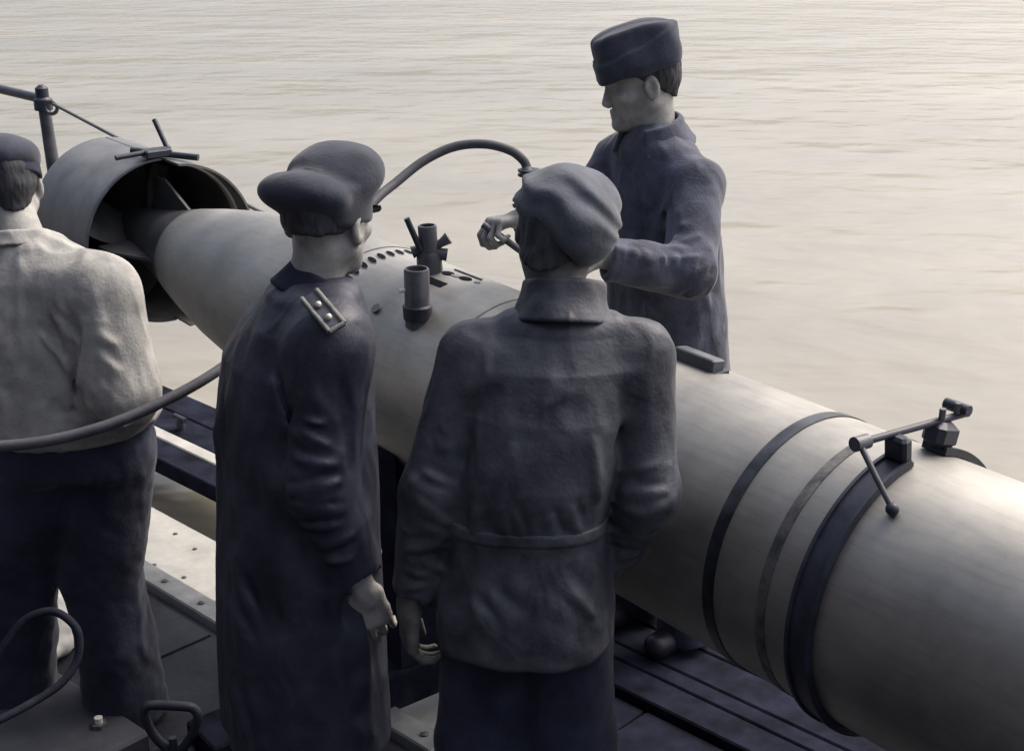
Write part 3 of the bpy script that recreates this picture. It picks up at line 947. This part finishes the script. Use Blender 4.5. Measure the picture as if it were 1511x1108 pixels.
class Person:
    def __init__(s, label, base, **j):
        s.j = {k: (np.array(v, float) if isinstance(v, (tuple, list, np.ndarray)) else v) for k, v in j.items()}
        s.base = np.array(base, float)
        s.o = empty('person', s.base, label, 'person')
        s.RtFw = frame(s.j['yaw'])

    def body(s, h, hands, m='skin'):
        j = s.j
        Rt, Fw = s.RtFw[0], s.RtFw[1]
        pel, nk = j['pelvis'], j['neck']
        chest = pel * .28 + nk * .72 + j.get('chest_off', np.zeros(3))
        def f(P):
            r = near(P, j['head'], .09, .115, lambda Q: head_sdf(Q, j['head'], j['hF']))
            hn = j['head'] + j['hF'].T @ np.array([0, -.025, -.06])
            r = smin(r, rc(P, hn, nk, .052, .057), .03)
            tor = loft(P, [(pel[2] - .08, pel[0], pel[1], .15, .10), (pel[2] + .15, *(pel * .65 + chest * .35)[:2], .135, .09),
                           (chest[2] + .05, *chest[:2], .15, .10), (nk[2] - .05, *(nk * .9 + chest * .1)[:2], .10, .07)], Rt, Fw, 2.0)
            r = smin(r, tor, .05)
            for sd_ in 'LR':
                sh, el, wr = j['sh' + sd_], j['el' + sd_], j['wr' + sd_]
                r = smin(r, rc(P, nk + [0, 0, -.05], sh, .045, .045), .04)
                r = smin(r, chain(P, [sh, el, wr], [.045, .036, .026], .015), .03)
                kn, an = j['kn' + sd_], j['an' + sd_]
                hip = pel + Rt * (.085 if sd_ == 'R' else -.085) + np.array([0, 0, -.04])
                r = smin(r, chain(P, [hip, kn, an], [.075, .052, .036], .02), .03)
                r = smin(r, foot_sdf(P, an, j.get('fy' + sd_, j['yaw'])) + .006, .02)
                d, nrm, side, curl = hands[sd_]
                hc_ = wr + unit(d) * .06
                r = smin(r, near(P, hc_, .10, .08, lambda Q: hand_sdf(Q, wr, d, nrm, side, curl)), .008)
            return r
        pts = [j[k] for k in ('head', 'neck', 'pelvis', 'shL', 'shR', 'elL', 'elR', 'wrL', 'wrR', 'anL', 'anR')]
        for sd_ in 'LR': pts.append(j['wr' + sd_] + unit(hands[sd_][0]) * .16)
        lo, hi = bounds(pts, .16); lo[2] = -.03 + s.base[2]
        return sdf_mesh('body', f, lo, hi, h, M[m], s.o)

    def trousers(s, h, m, width=(.118, .092, .085, .088), hipw=(.185, .135), ztop=None, fold_list=(), noise=.006):
        j = s.j; Rt, Fw = s.RtFw[0], s.RtFw[1]; pel = j['pelvis']
        ztop = ztop or pel[2] + .12
        def f(P):
            r = loft(P, [(pel[2] - .10, pel[0], pel[1], hipw[0] * .96, hipw[1]), (pel[2], pel[0], pel[1], *hipw), (ztop, pel[0], pel[1], hipw[0] * .9, hipw[1] * .9)], Rt, Fw, 2.2)
            for sd_ in 'LR':
                kn, an = j['kn' + sd_], j['an' + sd_]
                hip = pel + Rt * (.09 if sd_ == 'R' else -.09) + np.array([0, 0, -.06])
                end = an + (an - kn) / np.linalg.norm(an - kn) * .045
                leg = chain(P, [hip, kn, (kn + end) / 2, end], list(width), .02)
                leg = smax(leg, (.028 + s.base[2]) - P[:, 2], .006)
                r = smin(r, leg, .03)
            def fine(Q):
                st = Q * np.array([1, 1, .35])
                v = noise * vnoise(st, 14) + .35 * noise * vnoise(Q, 38)
                return v - folds(Q, fold_list) if fold_list else v
            return detail(P, r, .07, fine)
        pts = [pel + [0, 0, ztop - pel[2]], j['anL'], j['anR'], j['knL'], j['knR'], pel]
        lo, hi = bounds(pts, .24); lo[2] = 0
        hi[2] = ztop + .05
        return sdf_mesh('trousers', f, lo, hi, h, m, s.o)

    def shoes(s):
        for sd_ in 'LR':
            an = s.j['an' + sd_]; yw = s.j.get('fy' + sd_, s.j['yaw'])
            f = lambda P: np.maximum(foot_sdf(P, an, yw) - .004, P[:, 2] - .10)
            lo, hi = bounds([an], .22); lo[2] = -.03; hi[2] = .14
            sdf_mesh('shoe', f, lo, hi, .007, M['shoe'], s.o)

    def coat(s, name, h, m, keys, sleeves, fold_list=(), noise=.006, shr=.075, k_arm=.035, trap=.07, slope=-.035, extra=None, p=2.3, cuffs=True, nfreq=(9, 20), drape=.3):
        """sleeves: dict side -> radii at shoulder, elbow, cuff and cuff position fraction"""
        j = s.j; Rt, Fw = s.RtFw[0], s.RtFw[1]; nk = j['neck']
        def torso(P):
            r = loft(P, keys, Rt, Fw, p)
            for sd_ in 'LR':
                r = smin(r, rc(P, nk + np.array([0, 0, slope]), j['sh' + sd_], trap, shr * .95), .07)
            return r
        def f(P):
            r = torso(P)
            for sd_ in 'LR':
                r0, r1, r2, fr = sleeves[sd_]
                sh, el, wr = j['sh' + sd_], j['el' + sd_], j['wr' + sd_]
                cf = el + (wr - el) * fr
                d = unit(wr - el)
                arm = chain(P, [sh, el, cf], [r0, r1, r2], .03)
                arm = smax(arm, (P - cf) @ d - .004, .008)
                if cuffs: arm = smax(arm, -np.maximum(rc(P, cf - d * .03, cf + d * .06, r2 - .009, r2 - .009), -(P - cf + d * .02) @ d), .004)
                r = smin(r, arm, k_arm)
            if extra: r = extra(P, r)
            def fine(Q):
                wq = Q + .03 * np.stack([vnoise(Q, 6, 1), vnoise(Q, 6, 5), vnoise(Q, 6, 9)], 1)
                n1_ = vnoise(Q * np.array([1, 1, .5]), 6)
                n2_ = vnoise(wq * np.array([1, 1, drape]), nfreq[0], 7)
                n3_ = vnoise(wq * np.array([1, 1, drape * 1.6]), nfreq[1], 3)
                v = noise * (.6 * n1_ - .9 * (1 - 2.2 * np.sqrt(n2_ ** 2 + .01)) * (.55 + .45 * n1_) - .3 * (1 - 2.2 * np.sqrt(n3_ ** 2 + .01)))
                return v - folds(Q, fold_list) if fold_list else v
            return detail(P, r, .07, fine)
        pts = [nk, j['shL'], j['shR'], j['elL'], j['elR'], j['wrL'], j['wrR']] + [(k[1], k[2], k[0]) for k in keys]
        lo, hi = bounds(pts, .13)
        kw = max(k[3] for k in keys) + .04
        for k in keys:
            lo[:2] = np.minimum(lo[:2], np.array(k[1:3]) - kw); hi[:2] = np.maximum(hi[:2], np.array(k[1:3]) + kw)
        lo[2] = max(lo[2], min(min(k[0] for k in keys), j['wrL'][2], j['wrR'][2]) - .06)
        s.torso = torso; s.box = (lo, hi); s.coat_f = f
        return sdf_mesh(name, f, lo, hi, h, m, s.o)

    def collar(s, m, r=.07, hgt=.055, tilt=(.25, 0), th=.011, parent=None, drop=-.02, flare=.02, h=.004, gap=None, cx=(0, 0)):
        F = frame(s.j['yaw'], tilt[0], tilt[1]); c = s.j['neck'] + np.array([0, 0, drop]) + s.RtFw[0] * cx[0] + s.RtFw[1] * cx[1]
        def f(P):
            q = loc(P, c, F)
            rad = np.sqrt((q[:, 0] / 1.0) ** 2 + (q[:, 1] / 1.05) ** 2)
            rr = r + flare * np.clip(1 - q[:, 2] / hgt, 0, 1.2) ** 1.5 + .004 * vnoise(P, 30)
            f = np.abs(rad - rr) - th / 2
            f = smax(f, np.abs(q[:, 2] - hgt / 2) - hgt / 2, .008)
            if gap is not None:
                f = smax(f, (q[:, 1] - r * .55) - np.abs(q[:, 0]) * .9 - gap + .03, .006)
            return f * .8
        lo, hi = bounds([c], r + flare + .07)
        return sdf_mesh('collar', f, lo, hi, h, m, parent or s.o)

    def hair(s, thick=.006, zcut=-.075, fcut=.05, nape=-.055):
        j = s.j
        def f(P):
            q = loc(P, j['head'], j['hF'])
            f = ell(q, (0, -.014, .035), (.075 + thick, .096 + thick, .082 + thick))
            f = smin(f, rc(q, (0, -.055, -.01), (0, -.05, nape), .045 + thick, .034 + thick), .03)
            lim = zcut - q[:, 2]
            f = smax(f, lim, .01)
            f = smax(f, q[:, 1] - fcut + 1.1 * np.clip(.03 - q[:, 2], 0, .12), .01)
            return f + .002 * vnoise(q * np.array([1, 1, .3]), 160) + .003 * vnoise(q, 40)
        lo, hi = bounds([j['head']], .17)
        return sdf_mesh('hair', f, lo, hi, .004, M['hair'], s.o)

    def on_coat(s, px, py, z0=2.2, z1=3.6):
        Z = np.arange(z0, z1, .002)
        P = np.stack([at(px, py, z) for z in Z])
        return P[np.argmax(s.coat_f(P) < 0)]

    def local(s, x, y, z):
        return s.j['head'] + s.j['hF'].T @ np.array([x, y, z])


def cap_mesh(person, f_local, h, m, name='cap', pad=.22, parent=None):
    j = person.j
    def f(P):
        return f_local(loc(P, j['head'], j['hF']), P)
    lo, hi = bounds([j['head']], pad)
    return sdf_mesh(name, f, lo, hi, h, m, parent or person.o)


# ------------------------------------------------------------------ 1: man in pale shirt, back to us
p = Person('man in a pale loose shirt and dark cap seen from behind at the left edge', (-1.23, 3.41, 0),
           yaw=R(-12), hF=frame(R(-35), R(22)), neck=at(30, 352, 3.40), head=at(5, 278, 3.43),
           shR=at(148, 432, 3.37), shL=at(-112, 425, 3.47), elR=at(180, 572, 3.42), elL=at(-150, 575, 3.52), wrR=(-.957, 3.35, .925), wrL=at(-120, 690, 3.6),
           pelvis=(-1.125, 3.36, .90), knR=(-1.10, 3.40, .47), knL=(-1.33, 3.43, .47), anR=(-1.075, 3.41, .085), anL=(-1.385, 3.44, .085))
p.body(.006, {'R': ((-.25, .15, -1), (-1, 0, 0), 1, .3), 'L': ((.2, .3, -1), (1, 0, 0), -1, .5)})
p.trousers(.0065, M['trousers'], width=(.122, .105, .105, .115), hipw=(.20, .145), noise=.008)
p.shoes()
nk = p.j['neck']; pel = p.j['pelvis']
fl = []
rs = np.random.RandomState(11)
for k in range(26):
    x = -1.36 + .44 * rs.rand(); z0 = 1.0 + .28 * rs.rand(); ln = .10 + .16 * rs.rand(); y = 3.2
    fl.append(((x, y, z0 + ln / 2), (x + .05 * rs.randn(), y, z0 - ln / 2), .006 + .009 * rs.rand(), .012 + .012 * rs.rand()))
for k in range(10):
    a = p.j['shR'] + np.array([.03 * rs.randn(), -.08 + .03 * rs.randn(), -.03]); b_ = a + np.array([-.10 * rs.rand(), -.01, -.16 - .1 * rs.rand()])
    fl.append((a, b_, .006 + .007 * rs.rand(), .014))
fl.append((p.j['shR'] + np.array([-.03, -.07, -.02]), p.j['elR'] + np.array([-.07, -.06, -.02]), -.016, .016))
fl.append((p.j['shR'] + np.array([.04, -.05, -.05]), p.j['elR'] + np.array([.03, -.03, .0]), .010, .02))
fl += crease_set(rs, np.array([-1.16, 3.19, 1.12]), np.array([.10, 0, -1.]), np.array([.34, 0, 0]), 9, .13, .014, .016)
fl += crease_set(rs, p.j['shR'] + [-.06, -.07, -.10], np.array([.5, 0, -1.]), np.array([.10, 0, .02]), 4, .09, .014, .014)
fl += crease_set(rs, p.j['elR'] + [0, -.08, .05], np.array([.6, 0, -.7]), np.array([.02, 0, .16]), 4, .06, .012, .013)
fl += crease_set(rs, np.array([-1.15, 3.19, .97]), np.array([1., 0, .15]), np.array([.05, 0, .06]), 3, .12, .012, .014)
sh_ = p.coat('shirt', .0055, M['shirt'], [(.90, pel[0] + .0, pel[1], .195, .145), (.95, pel[0], pel[1] - .005, .235, .18), (1.05, pel[0] - .01, pel[1] - .01, .235, .175), (1.2, -1.14, 3.335, .225, .155), (1.33, -1.155, 3.325, .19, .125), (1.40, nk[0], nk[1], .09, .075)],
             {'R': (.088, .085, .074, .42), 'L': (.088, .082, .075, .25)}, fl, .012, shr=.082, trap=.062, slope=-.06, nfreq=(10, 22), drape=.16)
p.collar(M['shirt'], .066, .04, (.3, 0), .010, sh_, drop=-.022, flare=.018)
p.hair(.005, -.085, .03)
cp = cap_mesh(p, lambda q, P: smax(ell(q, (0, -.005, .062), (.098, .118, .066)) + .004 * vnoise(P, 22), .022 - q[:, 2] - .12 * q[:, 1], .008), .005, M['cap'])
cap_mesh(p, lambda q, P: smax(np.abs(np.sqrt((q[:, 0] / .088) ** 2 + (q[:, 1] / .108) ** 2) - 1) * .09 - .005, np.abs(q[:, 2] - .026 + .12 * q[:, 1]) - .022, .004), .004, M['cap_dark'], 'cap_band', parent=cp)

# pale bundle behind the legs
bpos = np.array([-1.43, 3.93, 0])
def fb(P):
    q = P - bpos
    f = ell(q, (0, 0, .075), (.085, .20, .095), frame(R(-20)))
    f = smin(f, ell(q, (.03, -.17, .05), (.08, .12, .055)), .04)
    return smax(f + .012 * vnoise(P, 16) + .004 * vnoise(P, 45), .003 - P[:, 2], .01)
tag(sdf_mesh('canvas_bundle', fb, bpos - [.25, .45, .03], bpos + [.25, .4, .3], .007, M['canvas']), 'pale canvas bundle on the dark deck, glimpsed between the shirted man\'s legs', 'bundle')

# ------------------------------------------------------------------ 2: officer in long dark coat
p = Person('man in a long dark coat with a shoulder strap and soft dark cap', (-.43, 2.78, 0),
           yaw=R(70), hF=frame(R(24), R(5)), neck=(-.405, 2.79, 1.455), head=at(483, 328, 2.88),
           shR=(-.355, 2.64, 1.375), shL=(-.43, 2.93, 1.355), elR=(-.385, 2.605, 1.09), elL=(-.46, 3.0, 1.10), wrR=(-.31, 2.625, .845), wrL=(-.37, 3.01, .85),
           pelvis=(-.44, 2.77, .92), knR=(-.42, 2.69, .49), knL=(-.44, 2.86, .49), anR=(-.44, 2.68, .085), anL=(-.46, 2.87, .085))
p.body(.0055, {'R': ((.25, .05, -1), (-.2, 1, 0), -1, .42), 'L': ((.25, 0, -1), (-.2, -1, 0), 1, .42)})
p.trousers(.008, M['trousers'], hipw=(.145, .10), ztop=.92, width=(.084, .084, .084, .086))
p.shoes()
fl = []
rs = np.random.RandomState(5)
sR, eR, wR = p.j['shR'], p.j['elR'], p.j['wrR']
for k in range(9):                                  # creases across the sleeve at the elbow
    t = .55 + .75 * rs.rand()
    c = sR + (eR - sR) * t if t < 1 else eR + (wR - eR) * (t - 1) * 2
    c = c + np.array([0, -.065, 0])
    fl.append((c + np.array([-.05, 0, .03 * rs.randn() + .015]), c + np.array([.05, .01, -.03]), .004 + .005 * rs.rand(), .010))
for k in range(12):                                 # long vertical drapes
    x = -.60 + .30 * rs.rand(); y = 2.62 + .05 * rs.randn(); z = .55 + .55 * rs.rand()
    fl.append(((x, y, z + .25), (x + .03 * rs.randn(), y, z - .25), .006 + .007 * rs.rand(), .018))
fl.append((sR + [.02, -.06, -.03], eR + [.075, -.03, .04], -.012, .013))
fl.append((sR + [-.055, -.05, -.08], eR + [-.075, -.02, .04], -.014, .015))
cv_ = np.array([0, -.066, 0])
fl += crease_set(rs, eR + cv_ + [0, 0, .05], np.array([1., 0, -.35]), np.array([0, 0, .22]), 6, .05, .010)
fl += crease_set(rs, (eR + wR) / 2 + cv_, np.array([1., 0, .3]), np.array([.03, 0, -.16]), 4, .05, .008)
fl += crease_set(rs, sR + [-.06, -.04, -.10], np.array([.5, -.1, -1.]), np.array([.10, 0, 0]), 3, .07, .010)
fl += crease_set(rs, np.array([-.60, 2.72, 1.12]), np.array([.3, -.3, -1.]), np.array([.12, -.12, 0]), 4, .12, .011, .014)
fl += crease_set(rs, np.array([-.50, 2.60, .75]), np.array([.05, 0, -1.]), np.array([.26, 0, 0]), 6, .24, .012, .018)
coat = p.coat('coat', .0055, M['leather'], [(.42, -.47, 2.78, .24, .19), (.75, -.465, 2.78, .225, .178), (.95, -.46, 2.78, .21, .165), (1.15, -.458, 2.785, .20, .158), (1.3, -.445, 2.79, .185, .145), (1.38, -.43, 2.79, .15, .115), (1.43, -.41, 2.79, .09, .08)],
              {'R': (.078, .070, .056, .93), 'L': (.078, .07, .056, .93)}, fl, .009, shr=.078, trap=.066, slope=-.055)
p.collar(M['collar'], .073, .062, (.55, -.05), .014, coat, drop=-.045, flare=.022, gap=.02)
# shoulder strap
e0 = p.on_coat(459, 448); e1 = p.on_coat(500, 497); em = p.on_coat(480, 471)
g1 = p.on_coat(492, 466) - p.on_coat(466, 478)
dr = unit(e1 - e0); sdv = unit(g1 - dr * (g1 @ dr)); nr_ = np.cross(dr, sdv)
if nr_[2] < 0: nr_ = -nr_
lift = max(0., (em - (e0 + e1) / 2) @ nr_) - .006
e0 = e0 + nr_ * lift; e1 = e1 + nr_ * lift
stp = G().box((e0 + e1) / 2 + nr_ * .014, dr, sdv, nr_, np.linalg.norm(e1 - e0) / 2, .020, .006, .3).build('shoulder_strap', M['jacket'], coat, smooth=False)
for sg in (-1, 1):
    G().tube([(e0 + sdv * .017 * sg + nr_ * .021), (e1 + sdv * .017 * sg + nr_ * .021)], .0045, 8).build('braid', M['braid'], stp)
G().tube([(e1 + sdv * -.017 + nr_ * .021), (e1 + sdv * .017 + nr_ * .021)], .0045, 8).build('braid', M['braid'], stp)
for t in (.35, .72):
    G().ball(e0 + (e1 - e0) * t + nr_ * .024, .0065, 10, 6).build('stud', M['stud'], stp)
p.hair(.004, -.012, .01)
def ocap(q, P):
    a = ell(q, (0, .035, .094), (.102, .098, .062), frame(0, R(-14)))
    b2 = ell(q, (-.012, -.070, .064), (.100, .066, .046), frame(0, R(10)))
    f = smin(a, b2, .022)
    c_ = smax(np.sqrt((q[:, 0] / .9) ** 2 + q[:, 1] ** 2) - .098, np.abs(q[:, 2] - .040) - .036, .012)
    f = smin(f, c_, .02)
    return f + .0035 * vnoise(P, 20)
cp = cap_mesh(p, ocap, .0045, M['cap'])
def peak(q, P):
    f = smax(np.sqrt((q[:, 0] / .085) ** 2 + ((q[:, 1] - .05) / .088) ** 2) * .085 - .085, np.abs(q[:, 2] - .03 + .45 * (q[:, 1] - .08)) - .004, .004)
    return smax(f, .082 - q[:, 1], .004)
cap_mesh(p, peak, .004, M['shoe'], 'peak', parent=cp)

# ------------------------------------------------------------------ 3: man in dark jacket, back to us
p = Person('man in a dark belted jacket and slouched cap with his back to the camera', (.03, 2.60, 0),
           yaw=R(6), hF=frame(R(20), R(24), R(10)), neck=at(830, 455, 2.80), head=at(828, 350, 2.84),
           shL=at(702, 525, 2.81), shR=at(940, 522, 2.81), elL=at(640, 725, 2.86), elR=at(953, 725, 2.85), wrL=at(604, 895, 2.93), wrR=at(905, 815, 2.97),
           pelvis=(.032, 2.60, .92), knL=(-.058, 2.62, .49), knR=(.118, 2.61, .49), anL=(-.075, 2.58, .085), anR=(.13, 2.57, .085))
p.body(.005, {'L': ((-.05, .05, -1), (1, .3, 0), -1, .55), 'R': ((-.5, .1, -.8), (0, -1, 0), 1, .5)}, 'skin_dark')
p.trousers(.007, M['trousers'], hipw=(.145, .10), ztop=.90, width=(.090, .104, .100, .102))
p.shoes()
fl = []
rs = np.random.RandomState(8)
sL, eL, wL, sR, eR, wR = [p.j[k] for k in ('shL', 'elL', 'wrL', 'shR', 'elR', 'wrR')]
for (a, b_, c_) in ((sL, eL, wL), (sR, eR, wR)):
    for k in range(9):
        t = .6 + .7 * rs.rand()
        c = a + (b_ - a) * t if t < 1 else b_ + (c_ - b_) * (t - 1) * 1.6
        c = c + np.array([0, -.06, 0])
        fl.append((c + np.array([-.05, .01, .02 * rs.randn() + .012]), c + np.array([.05, .01, .02 * rs.randn() - .012]), .005 + .005 * rs.rand(), .010))
for k in range(16):      # diagonal pulls on the skirt and over the belt
    x = .03 + .13 * rs.randn() * .7; z = .80 + .10 * rs.rand()
    fl.append(((x - .05, 2.47, z + .05), (x + .05 + .02 * rs.randn(), 2.47, z - .04), .002 + .004 * rs.rand(), .020))
for k in range(10):
    x = .03 + .11 * rs.randn() * .8; z = 1.06 + .12 * rs.rand()
    fl.append(((x, 2.50, z + .07), (x + .02 * rs.randn(), 2.50, z - .07), .004 + .005 * rs.rand(), .016))
yz = at(868, 585, 2.68)
for pa, pb_ in ((at(705, 565, 2.7), at(868, 585, 2.68)), (at(868, 585, 2.68), at(965, 565, 2.72))):
    fl.append((pa, pb_, .006, .010)); fl.append((pa - [0, 0, .014], pb_ - [0, 0, .014], -.006, .008))
fl.append((sR + [-.06, -.05, -.02], eR + [-.07, -.04, .10], -.018, .016))
fl.append((sL + [.06, -.05, -.02], eL + [.075, -.04, .06], -.018, .016))
BZ = 1.02
for (a, b_, c_, sg) in ((sL, eL, wL, 1), (sR, eR, wR, -1)):
    fl += crease_set(rs, b_ + [0, -.06, .05], np.array([1., 0, -.3 * sg]), np.array([0, 0, .20]), 6, .045, .007)
    fl += crease_set(rs, (b_ + c_) / 2 + [0, -.055, 0], np.array([1., 0, .3 * sg]), (c_ - b_) * .6, 4, .04, .005)
    fl += crease_set(rs, a + [.065 * sg, -.06, -.09], np.array([.45 * sg, 0, -1.]), np.array([.06, 0, 0]), 3, .06, .010)
fl += crease_set(rs, np.array([.04, 2.475, .88]), np.array([.7, 0, -.6]), np.array([.22, 0, .05]), 7, .07, .006, .016)
fl += crease_set(rs, np.array([.035, 2.485, 1.07]), np.array([.15, 0, -1.]), np.array([.24, 0, 0]), 6, .045, .008, .012)
jk = p.coat('jacket', .005, M['jacket'], [(.75, .025, 2.59, .185, .145), (.85, .025, 2.595, .182, .14), (BZ - .03, .028, 2.60, .158, .12), (BZ + .02, .03, 2.60, .156, .118), (1.12, .045, 2.61, .162, .13), (1.25, .07, 2.635, .165, .128), (1.34, .088, 2.655, .14, .11), (1.40, .10, 2.675, .08, .075)],
            {'L': (.070, .062, .052, .95), 'R': (.070, .062, .054, .95)}, fl, .007, shr=.070, trap=.06, slope=-.06, k_arm=.018)
p.collar(M['jacket'], .074, .088, (.36, 0), .015, jk, drop=-.034, flare=.022)
lo, hi = p.box
tor = p.torso
sdf_mesh('belt', lambda P: smax(tor(P) - .007, np.abs(P[:, 2] - BZ + .04 * (P[:, 1] - 2.6)) - .015, .004), (lo[0], lo[1], BZ - .06), (hi[0], hi[1], BZ + .06), .005, M['jacket'], jk)
p.hair(.010, -.16, .03, -.13)
def jcap(q, P):
    f = ell(q, (.002, -.012, .060), (.104, .122, .088), frame(0, R(-6), R(0)))
    f = smin(f, ell(q, (.058, -.055, .014), (.064, .074, .064)), .035)
    f = smax(f, -.034 - q[:, 2] - .10 * q[:, 1] - .25 * q[:, 0], .012)
    f = f - .005 * np.sin(q[:, 2] * 120 + q[:, 0] * 45 + 5 * vnoise(P, 12)) * np.exp(-((q[:, 2] - .07) / .05) ** 2)
    return f * .9 + .004 * vnoise(P, 18)
cp = cap_mesh(p, jcap, .0045, M['cap_light'])

# ------------------------------------------------------------------ 4: man across the torpedo
yaw5 = math.atan2(-.78, -.63)
p = Person('man in a side cap and dark jacket working on the torpedo from its far side', (.44, 3.90, 0),
           yaw=yaw5, hF=frame(R(-96), R(14)), neck=(.39, 3.89, 1.57), head=at(946, 122, 3.86),
           shL=(.497, 3.755, 1.445), shR=(.30, 4.005, 1.465), elL=at(1016, 402, 3.70), elR=(.18, 3.90, 1.27), wrL=at(885, 380, 3.62), wrR=at(772, 322, 3.79),
           pelvis=(.455, 3.90, .96), knL=(.52, 3.83, .52), knR=(.40, 3.97, .52), anL=(.53, 3.83, .085), anR=(.40, 4.0, .085))
p.body(.0042, {'R': (at(722, 325, 3.74) - at(772, 318, 3.79), (.05, -.15, -1), -1, .92), 'L': (at(830, 372, 3.60) - at(885, 380, 3.62), (.1, .2, -1), 1, .7)})
p.trousers(.008, M['trousers'], hipw=(.145, .10), ztop=.92, width=(.084, .084, .084, .086))
p.shoes()
fl = []
rs = np.random.RandomState(21)
sL, eL, wL, sR, eR, wR = [p.j[k] for k in ('shL', 'elL', 'wrL', 'shR', 'elR', 'wrR')]
for k in range(13):
    t = .5 + .95 * rs.rand()
    c = sL + (eL - sL) * t if t < 1 else eL + (wL - eL) * (t - 1) * 1.7
    c = c + np.array([-.01, -.06, .02])
    fl.append((c + np.array([-.05, 0, .03 * rs.randn()]), c + np.array([.05, .01, .03 * rs.randn()]), .005 + .006 * rs.rand(), .011))
for k in range(14):
    x = .36 + .16 * rs.rand(); z = 1.12 + .26 * rs.rand()
    fl.append(((x, 3.74, z + .07), (x + .05 * rs.randn(), 3.74, z - .07), .005 + .006 * rs.rand(), .016))
fl.append((sL + [-.06, -.04, -.02], eL + [-.06, 0, .04], -.016, .016))
fl.append(((.33, 3.79, 1.50), (.36, 3.74, 1.25), -.010, .009))
fl += crease_set(rs, eL + [0, -.06, .07], np.array([1., .2, .35]), np.array([0, 0, .22]), 6, .05, .011)
fl += crease_set(rs, (eL + wL) / 2 + [0, -.05, .02], np.array([.25, -.1, 1.]), (wL - eL) * .8, 6, .045, .010)
fl += crease_set(rs, sL + [-.07, -.04, -.08], np.array([-.5, 0, -1.]), np.array([.08, 0, 0]), 3, .08, .011)
fl += crease_set(rs, np.array([.42, 3.74, 1.18]), np.array([.6, 0, -.8]), np.array([.14, 0, .12]), 5, .07, .011, .014)
jk = p.coat('jacket', .0055, M['navy'], [(.78, .45, 3.90, .20, .16), (.95, .445, 3.90, .19, .15), (1.12, .435, 3.895, .175, .14), (1.28, .42, 3.89, .175, .14), (1.40, .41, 3.885, .15, .12), (1.47, .40, 3.885, .11, .09), (1.51, .40, 3.885, .08, .07)],
            {'L': (.070, .066, .054, .9), 'R': (.070, .066, .054, .88)}, fl, .009, shr=.068, trap=.072, slope=-.05, k_arm=.022)
p.collar(M['navy'], .076, .075, (.22, 0), .014, jk, drop=-.045, flare=.034, gap=.02)
p.hair(.005, -.06, .02)
def scap(q, P):
    wx = .088 - .022 * np.clip((q[:, 2] - .06) / .09, 0, 1)
    top = .148 + .010 * np.cos(q[:, 1] * 18) - .02 * np.clip(np.abs(q[:, 1]) - .07, 0, 1) * 3
    a = ((np.abs(q[:, 0]) / wx) ** 3 + (np.abs(q[:, 1] + .002) / (.107 + .10 * np.clip(q[:, 2] - .05, 0, .06))) ** 3.2 + 1e-9) ** (1 / 3.0) - 1
    f = a * .085
    f = smax(f, q[:, 2] - top + .30 * np.clip(.016 - np.abs(q[:, 0]), 0, 1), .016)
    f = smax(f, (.030 + .012 - .10 * (q[:, 1]) * 1.0 - .0) * 1.0 - q[:, 2] - .02 * 0, .008)
    # turned-up flap stands proud of the crown
    flap_ = smax(a * .085 - .0065, q[:, 2] - .105 + .25 * q[:, 1], .006)
    flap_ = smax(flap_, .034 - .06 * q[:, 1] - q[:, 2], .006)
    return smin(f, flap_, .006) * .8 + .005 * vnoise(P, 18)
cp = cap_mesh(p, scap, .0042, M['cap'])
cd_ = p.local(0, .109, .085)
G().ball(cd_, .008, 10, 6).build('cockade', M['braid'], cp)
